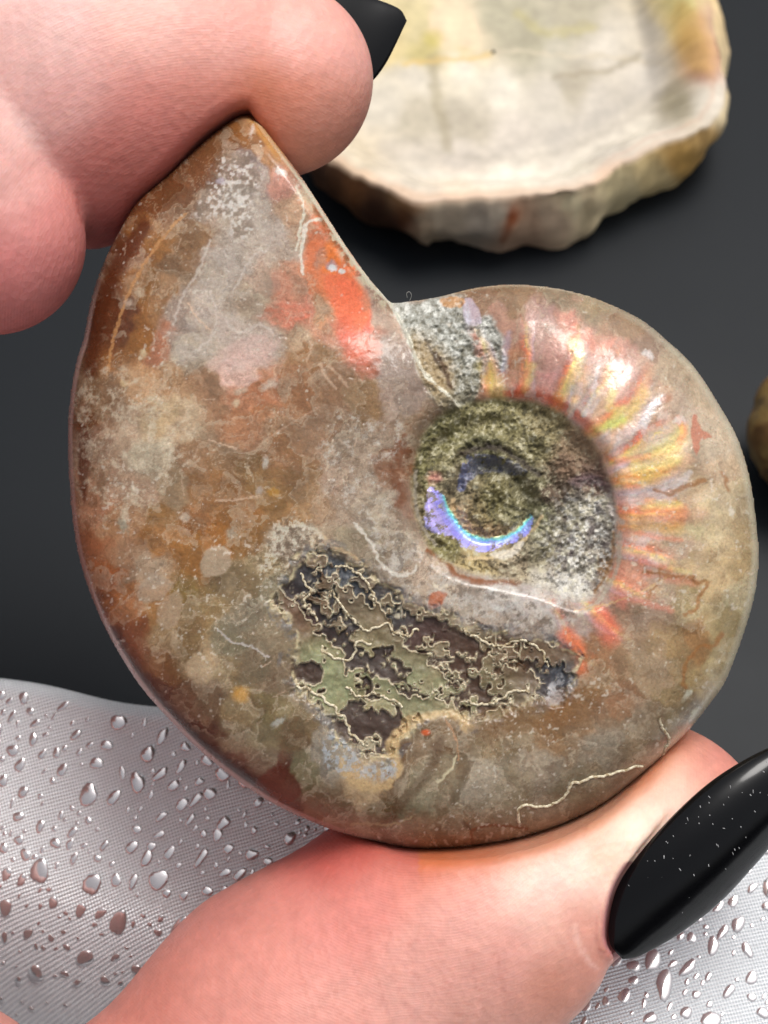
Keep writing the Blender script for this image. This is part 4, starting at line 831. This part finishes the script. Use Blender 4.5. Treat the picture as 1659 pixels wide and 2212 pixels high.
# ------------------------------------------------------------------ polished stone dish
RIM = [(1522, -20), (1544, 60), (1560, 130), (1569, 180), (1552, 238), (1524, 270), (1480, 297), (1405, 322), (1330, 362), (1270, 402), (1180, 420), (1080, 420), (980, 430), (905, 432), (850, 412), (785, 380), (700, 340), (640, 250), (600, 120), (610, -40), (680, -190), (820, -290), (1000, -340), (1200, -330), (1380, -260), (1480, -150)]
BAS = [(1530, 20), (1548, 110), (1564, 180), (1570, 225), (1545, 280), (1500, 342), (1462, 388), (1395, 430), (1330, 462), (1262, 500), (1205, 527), (1160, 522), (1080, 535), (940, 532), (916, 542), (870, 505), (790, 490), (715, 440), (655, 330), (620, 180), (640, 40), (700, -100), (820, -200), (1000, -240), (1200, -230), (1400, -160)]
HD = 0.011
rim = np.array([toplane(x, y, HD) for x, y in RIM]); bas = np.array([toplane(x, y, 0.0) for x, y in BAS])
NR = 520
rim = resample(spline(rim, 6, True), NR, True); bas = resample(spline(bas, 6, True), NR, True)
# align the two loops by angle
cen = rim.mean(0); cen[2] = 0
def byang(P, n, roll=0):
    a = np.arctan2(P[:, 1]-cen[1], P[:, 0]-cen[0]); o = np.argsort(a); a = a[o]; Q = P[o]
    tt = np.linspace(-math.pi, math.pi, n, endpoint=False)
    return np.stack([np.interp(tt, np.r_[a[-1:]-2*math.pi, a, a[:1]+2*math.pi], np.r_[Q[-1:, k], Q[:, k], Q[:1, k]]) for k in range(3)], -1)
rim = byang(rim, NR); bas = byang(bas, NR)
jag = (fbm(np.arange(NR)*1.0, np.zeros(NR), 14, 3, 9)-0.5)
nrm_ = rim-cen; nrm_[:, 2] = 0; nrm_ /= np.linalg.norm(nrm_, axis=1)[:, None]
bas = bas+nrm_*(jag*0.0022)[:, None]; rim = rim+nrm_*(jag*0.0010+0.0010*(fbm(np.arange(NR)*1.0, np.zeros(NR)+7, 5, 3, 19)-.5))[:, None]
cols = []
for q in np.r_[0:1:13j]:
    P = bas*(1-q)+rim*q; P[:, 2] = HD*q
    fa = fbm(np.arange(NR)*1.0, np.full(NR, q*26), 22, 4, 13)-0.5
    P = P+nrm_*((fa*0.0030+0.0012*math.sin(q*math.pi))*min(1, (1-q)*6+.25))[:, None]; cols.append(P)
for q in (0.995, 0.985, 0.97, 0.955, 0.94, 0.925, 0.91, 0.89, 0.87)+tuple(np.linspace(0.85, 0.01, 60)):
    P = cen+(rim-cen)*q
    dpt = ss(0.955, 0.70, np.full(NR, q))*0.0072
    P[:, 2] = HD-dpt+0.0004*ss(1, .985, q)*0
    cols.append(P)
DV = np.stack(cols, 1); nc = DV.shape[1]; DV = DV.reshape(-1, 3); DF = gridfaces(NR, nc, True)
dx, dy = proj_world(DV)
side = np.zeros((NR, nc), bool); side[:, :12] = True; side = side.ravel()
TOP = [(900, 60, 208, 190, 130), (960, 60, 232, 208, 170), (1000, 90, 234, 210, 172), (920, 110, 190, 172, 90), (1080, 40, 176, 168, 138), (1150, 80, 168, 160, 130), (1250, 40, 178, 168, 140), (1320, 100, 206, 196, 180), (1400, 80, 202, 190, 170), (1460, 60, 226, 196, 110), (1500, 90, 222, 168, 84), (1530, 130, 190, 130, 104), (1535, 60, 196, 150, 120),
       (1480, 20, 214, 200, 110), (1000, 125, 214, 190, 130), (900, 170, 208, 198, 180), (1000, 150, 224, 216, 198), (1080, 200, 220, 210, 192), (1200, 200, 204, 194, 178), (1250, 180, 178, 166, 142), (1300, 230, 200, 190, 176), (1400, 170, 206, 196, 182), (1460, 215, 164, 152, 122), (1520, 210, 214, 204, 186), (900, 260, 188, 176, 152), (1000, 280, 180, 168, 146), (1100, 300, 204, 192, 178),
       (1200, 300, 200, 190, 176), (1300, 320, 206, 196, 180), (900, 340, 208, 196, 178), (1000, 350, 206, 194, 180), (1100, 370, 226, 216, 200), (1250, 370, 224, 214, 194), (1400, 300, 214, 204, 186), (1000, 410, 226, 204, 178), (1100, 412, 228, 210, 186), (850, 400, 222, 204, 180), (780, 340, 214, 196, 166), (1200, 100, 190, 182, 160), (850, 100, 214, 190, 120), (830, 230, 204, 194, 176), (1290, 390, 222, 196, 170)]
SID = [(700, 400, 70, 44, 24), (760, 420, 96, 62, 34), (800, 450, 60, 36, 22), (850, 480, 66, 40, 26), (870, 440, 120, 90, 62), (900, 500, 186, 168, 146), (960, 470, 176, 164, 148), (1040, 480, 168, 160, 150), (1080, 460, 176, 168, 156), (1100, 470, 170, 120, 90), (1130, 490, 176, 150, 130), (1200, 470, 190, 170, 150), (1230, 440, 222, 206, 176), (1280, 460, 210, 196, 164), (1350, 420, 206, 194, 158), (1420, 390, 208, 190, 146), (1470, 350, 186, 150, 88), (1520, 300, 176, 146, 96), (1550, 250, 210, 196, 166), (660, 360, 60, 36, 22)]
w1 = 60*(fbm(dx, dy, 90, 4, 301)-0.5); w2 = 60*(fbm(dx, dy, 90, 4, 307)-0.5)
CT = shepard(dx+w1, dy+w2, TOP, 4, 16); CS = shepard(dx+w1*.5, dy+w2*.5, SID, 4, 10)
DC = np.where(side[:, None], CS*1.55*np.array([1.06, 1, .9]), CT*1.08).astype(float)  # side colours brightened to offset the weaker light falling there
g_y = (DC@np.array([.3, .59, .11]))[:, None]; DC = np.where(side[:, None], DC, DC*0.72+g_y*0.28*np.array([1.08, 1, .86]))
DC *= (0.86+0.28*fbm(dx, dy*2.4, 60, 5, 311, 0.6))[..., None]
tp = ~side
def st(pts, wd, c, a, soft=None, wob=8): 
    global DC
    DC = mixc(DC, c, a*tp*stroke(dx, dy, pts, wd, soft or wd*.8, wob, int(pts[0][0])))
DC = mixc(DC, (236, 212, 178), .8*tp*poly(dx, dy, [(925, 25), (1010, 25), (1035, 60), (1030, 95), (990, 105), (940, 90)], 14, 10, 3)); DC = mixc(DC, (196, 180, 90), .6*tp*blob(dx, dy, 935, 82, 22, 18, 0, .6)); DC = mixc(DC, (214, 172, 92), .6*tp*poly(dx, dy, [(1455, 0), (1500, 10), (1530, 80), (1545, 150), (1500, 160), (1460, 110)], 24, 16, 5))
st([(935, 130), (940, 200), (955, 260), (965, 320)], 26, (150, 138, 108), .55); st([(1080, 110), (1200, 118), (1350, 125), (1450, 140)], 8, (210, 196, 170), .6); st([(1380, 0), (1410, 100), (1400, 180), (1300, 250), (1200, 300)], 30, (176, 168, 158), .45)
st([(1200, 165), (1300, 155), (1380, 120)], 14, (158, 146, 122), .6); st([(830, 320), (950, 345), (1080, 330), (1180, 290)], 30, (186, 176, 164), .4); st([(870, 135), (960, 128), (1060, 120)], 12, (218, 184, 110), .6); st([(1120, 30), (1180, 70), (1280, 60)], 20, (186, 174, 116), .5)
st([(880, 300), (960, 330), (1080, 345), (1200, 330), (1320, 280), (1430, 200)], 16, (176, 166, 152), .5); st([(900, 370), (1040, 385), (1180, 375), (1330, 320)], 14, (230, 222, 208), .5)
rq = np.tile(np.r_[np.zeros(12), [1.0], np.array([0.995, 0.985, 0.97, 0.955, 0.94, 0.925, 0.91, 0.89, 0.87]), np.linspace(0.85, 0.01, 60)], NR)
DC = mixc(DC, (214, 168, 132), .5*tp*ss(0.955, 0.985, rq+.03*(fbm(dx, dy, 40, 3, 4)-.5))*ss(1600, 1300, dx)); DC = mixc(DC, (198, 146, 116), .5*np.exp(-((rq-0.95)/.008)**2)*ss(1150, 1300, dx))
DC = mixc(DC, (176, 76, 30), .75*side*blob(dx, dy, 1108, 466, 11, 14, 0, .6)); DC = mixc(DC, (176, 92, 46), .6*side*stroke(dx, dy, [(1108, 470), (1095, 500), (1085, 520)], 14, 12, 4, 5)); DC = mixc(DC, (120, 68, 34), .7*side*blob(dx, dy, 880, 480, 18, 40, -30, .5, .3, 3))
M_dish, t, p = mat('petrified_wood', rough=0.32, Specular_IOR_Level=0.4)
a = node(t, 'ShaderNodeAttribute', attribute_name='Col'); n = noise(t, 500, 6, 0.65); mulcol(t, p, a.outputs['Color'], n.outputs[0], 0.86, 1.12)
q = node(t, 'ShaderNodeAttribute', attribute_name='Side'); mr = t.nodes.new('ShaderNodeMapRange'); mr.inputs['To Min'].default_value = 0.3; mr.inputs['To Max'].default_value = 0.7; t.links.new(q.outputs['Fac'], mr.inputs[0]); t.links.new(mr.outputs[0], p.inputs['Roughness'])
bump(t, p, noise(t, 700, 5).outputs[0], 0.0003, 0.25)
dish = mesh('stone_dish', DV, DF, M_dish, None, np.clip(DC*KALB*0.86, 0, .9), True, None, {'Side': side.astype(float)})
tag(dish, 'shallow cream petrified wood dish with a rough bark edge on the dark table', 'dish')

# ------------------------------------------------------------------ brown pebble at the right
c = toplane(1752, 935, 0.008)
rx_ = np.linalg.norm(toplane(1752+133, 935, 0.008)-c)
bm_n, bm_m = 96, 64
th = np.linspace(0, 2*math.pi, bm_n, endpoint=False); ph = np.linspace(0.02, math.pi-0.02, bm_m)
TT, PP = np.meshgrid(th, ph, indexing='ij')
d_ = np.stack([np.cos(TT)*np.sin(PP), np.sin(TT)*np.sin(PP), np.cos(PP)], -1).reshape(-1, 3)
rr = 1+0.16*(fbm(d_[:, 0]*3+5, d_[:, 1]*3+d_[:, 2]*2, 1.1, 3, 17)-0.5)
PV = d_*rr[:, None]*np.array([rx_*1.02, rx_*1.15, 0.0085])
PV[:, 2] = PV[:, 2]-PV[:, 2].min()+0.0; PV[:, :2] += c[:2]
M_peb, t, p = mat('banded_brown_stone', rough=0.35)
n = noise(t, 160, 5, 0.6, dist=1.5)
r = ramp(t, n.outputs[0], [(0.3, tuple(lin((66, 44, 26)))), (0.45, tuple(lin((124, 92, 54)))), (0.55, tuple(lin((150, 124, 74)))), (0.68, tuple(lin((104, 84, 66))))]); t.links.new(r.outputs[0], p.inputs['Base Color'])
bump(t, p, noise(t, 400, 4).outputs[0], 0.0003, 0.3)
peb = mesh('pebble', PV, gridfaces(bm_n, bm_m, True)[:, ::-1], M_peb)
tag(peb, 'small rounded brown pebble at the right on the dark table', 'pebble')

# ------------------------------------------------------------------ wet silver cloth
ZC = 0.036
E0 = toplane(-60, 1432, ZC); E1 = toplane(1700, 1740, ZC)
ed = E1-E0; EL = np.linalg.norm(ed); ed /= EL; en = np.array([ed[1], -ed[0], 0.0])     # en: towards the viewer
def cloth_pt(s, t_):     # s along the edge, t_ towards the viewer from the hem (metres)
    wav = 0.0004*np.sin(s*95+0.6)+0.0002*np.sin(s*430+2.0)
    drop = np.where(t_ < 0, 1.0, 0.0)
    r0 = 0.0016
    a = np.clip(t_/r0, -10, 1)
    tt = np.where(t_ >= 0, t_, 0)
    zz = np.where(t_ >= r0, ZC, ZC-r0+np.sqrt(np.clip(r0*r0-(r0-np.clip(t_, 0, r0))**2, 0, None)))
    zz = np.where(t_ < 0, ZC-r0+t_*1.0, zz)
    und = 0.0016*np.sin(s*38+t_*25+0.5)*ss(0, .03, t_)+0.0008*np.sin(s*90-t_*70)*ss(0, .02, t_)+0.002*ss(0.0, 0.08, t_)*np.sin(s*17+0.8)
    hor = np.where(t_ < 0, t_*0.10*-1, tt)
    und = und*0.6-(0.40-0.34*ss(0.035, 0.06, s))*np.maximum(t_-0.0016, 0)-1.6*ss(0.012, 0.030, t_)*np.maximum(t_-0.015, 0)*ss(0.055, 0.0, s)
    P = E0+s[..., None]*ed+(hor+wav)[..., None]*en
    P[..., 2] = np.maximum(zz+np.where(t_ > 0, und, 0)+np.where(t_ < 0, 0, 0), 0.0008)
    return P
ns, nt_ = 420, 260
sv = np.linspace(-0.17, EL+0.17, ns); tv = np.r_[np.linspace(-0.031, 0, 24)[:-1], np.linspace(0, 0.006, 16)[:-1], np.linspace(0.006, 0.08, nt_-39)]
nt_ = len(tv)
SS_, TT_ = np.meshgrid(sv, tv, indexing='ij')
CV = cloth_pt(SS_, TT_).reshape(-1, 3)
M_cl, t, p = mat('silver_weave', (0.62, 0.64, 0.66), 0.30, Metallic=0.3, Specular_IOR_Level=0.6)
au = node(t, 'ShaderNodeAttribute', attribute_name='Su'); av = node(t, 'ShaderNodeAttribute', attribute_name='Tv')
def mth(op, a, b=None):
    n = t.nodes.new('ShaderNodeMath'); n.operation = op
    for i, v in enumerate((a, b)):
        if v is None: continue
        if isinstance(v, (int, float)): n.inputs[i].default_value = v
        else: t.links.new(v, n.inputs[i])
    return n.outputs[0]
u_, v_ = au.outputs['Fac'], av.outputs['Fac']
per = 0.00027
ph1 = mth('ADD', mth('MULTIPLY', u_, 0.45*2*math.pi/per), mth('MULTIPLY', v_, 0.89*2*math.pi/per))
ph2 = mth('ADD', mth('MULTIPLY', u_, 0.89*2*math.pi/(per*0.9)), mth('MULTIPLY', v_, -0.45*2*math.pi/(per*0.9)))
wv = mth('ADD', mth('MULTIPLY', mth('SINE', ph1), 0.65), mth('MULTIPLY', mth('SINE', ph2), 0.35))
r = ramp(t, mth('ADD', mth('MULTIPLY', wv, 0.5), 0.5), [(0.1, (0.66, 0.70, 0.74)), (0.7, (0.93, 0.96, 0.98))])
t.links.new(r.outputs[0], p.inputs['Base Color'])
b1 = bump(t, p, wv, 0.00008, 0.8); bump(t, p, noise(t, 260, 3).outputs[0], 0.0006, 0.3, b1)
cloth = mesh('silver_cloth', CV, gridfaces(ns, nt_)[:, ::-1], M_cl, None, None, True, None, {'Su': SS_.ravel(), 'Tv': TT_.ravel()})
so_ = cloth.modifiers.new('thickness', 'SOLIDIFY'); so_.thickness = 0.0004; so_.offset = -1
tag(cloth, 'wet silvery woven cloth beaded with rain drops below the hand', 'cloth')
M_wat, t, p = mat('bead_skin', (0.66, 0.63, 0.635), 0.13, Metallic=0.8)
def drop_mesh(seed, n=12, m_=5):
    rs = np.random.RandomState(seed); V = []; 
    th = np.linspace(0, 2*math.pi, n, endpoint=False); sh = 1+0.18*np.sin(th+rs.rand()*6)+0.15*np.sin(2*th+rs.rand()*6)+0.08*np.sin(3*th+rs.rand()*6)
    for j in range(m_):
        q = j/(m_-1)*math.pi/2
        V += [(math.cos(q)*s_*math.cos(a_) if j < m_-1 else 0.01*math.cos(a_), math.cos(q)*s_*math.sin(a_) if j < m_-1 else 0.01*math.sin(a_), math.sin(q)**0.8) for a_, s_ in zip(th, sh)]
    V += [(x_, y_, -0.15) for x_, y_, z_ in V[:n]]
    F = [(j*n+i, j*n+(i+1) % n, (j+1)*n+(i+1) % n, (j+1)*n+i) for j in range(m_-1) for i in range(n)]
    b = m_*n; F += [(i, b+i, b+(i+1) % n, (i+1) % n) for i in range(n)]
    me = bpy.data.meshes.new('water_drop'); me.from_pydata(V, [], F+[tuple(range((m_-1)*n, m_*n)), tuple(range(b+n-1, b-1, -1))]); me.materials.append(M_wat)
    me.polygons.foreach_set('use_smooth', np.ones(len(me.polygons), bool)); return me
DM = [drop_mesh(i) for i in range(9)]
rs = np.random.RandomState(21); placed = []; cand = []
def frame(s, t_):
    s = np.array([s]); t_ = np.array([t_]); e = 1e-4
    P = cloth_pt(s, t_)[0]; a = cloth_pt(s+e, t_)[0]-P; b = cloth_pt(s, t_+e)[0]-P
    a /= np.linalg.norm(a); b -= a*(a@b); b /= np.linalg.norm(b); return P, a, b, np.cross(b, a)*-1
PA = np.zeros((4000, 3)); npl = 0
for size_lo, size_hi, want in ((0.0006, 0.0009, 170), (0.00032, 0.00055, 1150), (0.00016, 0.00026, 1400)):
    k = 0; tries = 0
    while k < want and tries < 16000:
        tries += 1
        s, t_ = rs.rand()*(EL+0.11)-0.055, 0.002+rs.rand()*0.068
        R0 = size_lo+(size_hi-size_lo)*rs.rand(); w_ = cloth_pt(np.array([s]), np.array([t_]))[0]; a_, b_ = proj_world(w_)
        hid = not (-60 < a_ < 1720 and b_ < 2260) or 800 < a_ < 1150
        if hid and rs.rand() < 0.8: continue
        if npl and (((PA[:npl, 0]-s)**2+(PA[:npl, 1]-t_)**2) < (R0+PA[:npl, 2])**2*(1.15+rs.rand()*1.2)).any(): continue
        PA[npl] = (s, t_, R0); npl += 1; k += 1
PW = cloth_pt(PA[:npl, 0], PA[:npl, 1]); X_, Y_ = proj_world(PW)
seen = (X_ > -20) & (X_ < 1680) & (Y_ < 2240) & ~((X_ > 740) & (X_ < 1180)) & ~((X_ > 430) & (Y_ > 2010) & (X_ < 1200)) & ~((X_ > 380) & (Y_ < 1530)) & ~((X_ > 1150) & (Y_ < 1850))
placed = [(PA[q, 0], PA[q, 1], PA[q, 2], bool(seen[q])) for q in range(npl)]
placed = [(i,)+q for i, q in enumerate(placed)]
big = sorted(placed, key=lambda q: (not q[4], -q[3]))
SV, SF = [], []
dirv = toplane(1060, 1000, ZC)-toplane(1000, 1100, ZC); dirv[2] = 0; dirv /= np.linalg.norm(dirv)
for rank, (i, s, t_, R0, sn_) in enumerate(big):
    P, a, b, c_ = frame(s, t_)
    if c_[2] < 0: c_ = -c_
    d1 = dirv+0.25*rs.randn(3); d1 -= c_*(d1@c_); d1 /= np.linalg.norm(d1); d2 = np.cross(c_, d1)
    el = 1.0+rs.rand()**1.5*0.9; hgt = R0*(0.22+0.12*rs.rand())
    M = Matrix(((d1[0]*R0*el, d2[0]*R0/el**.4, c_[0]*hgt, P[0]), (d1[1]*R0*el, d2[1]*R0/el**.4, c_[1]*hgt, P[1]), (d1[2]*R0*el, d2[2]*R0/el**.4, c_[2]*hgt, P[2]), (0, 0, 0, 1)))
    me = DM[i % 9]
    if rank < 300 and sn_:
        o = bpy.data.objects.new('water_drop', me); link(o, cloth); o.matrix_parent_inverse = Matrix.Identity(4); o.matrix_basis = M
    else:
        base = len(SV); SV += [tuple(M@v.co) for v in me.vertices]; SF += [tuple(base+j for j in f_.vertices) for f_ in me.polygons]
if SV:
    me = bpy.data.meshes.new('small_drops'); me.from_pydata(SV, [], SF); me.materials.append(M_wat); me.polygons.foreach_set('use_smooth', np.ones(len(me.polygons), bool))
    o = link(bpy.data.objects.new('water_droplets', me), cloth); o['kind'] = 'stuff'
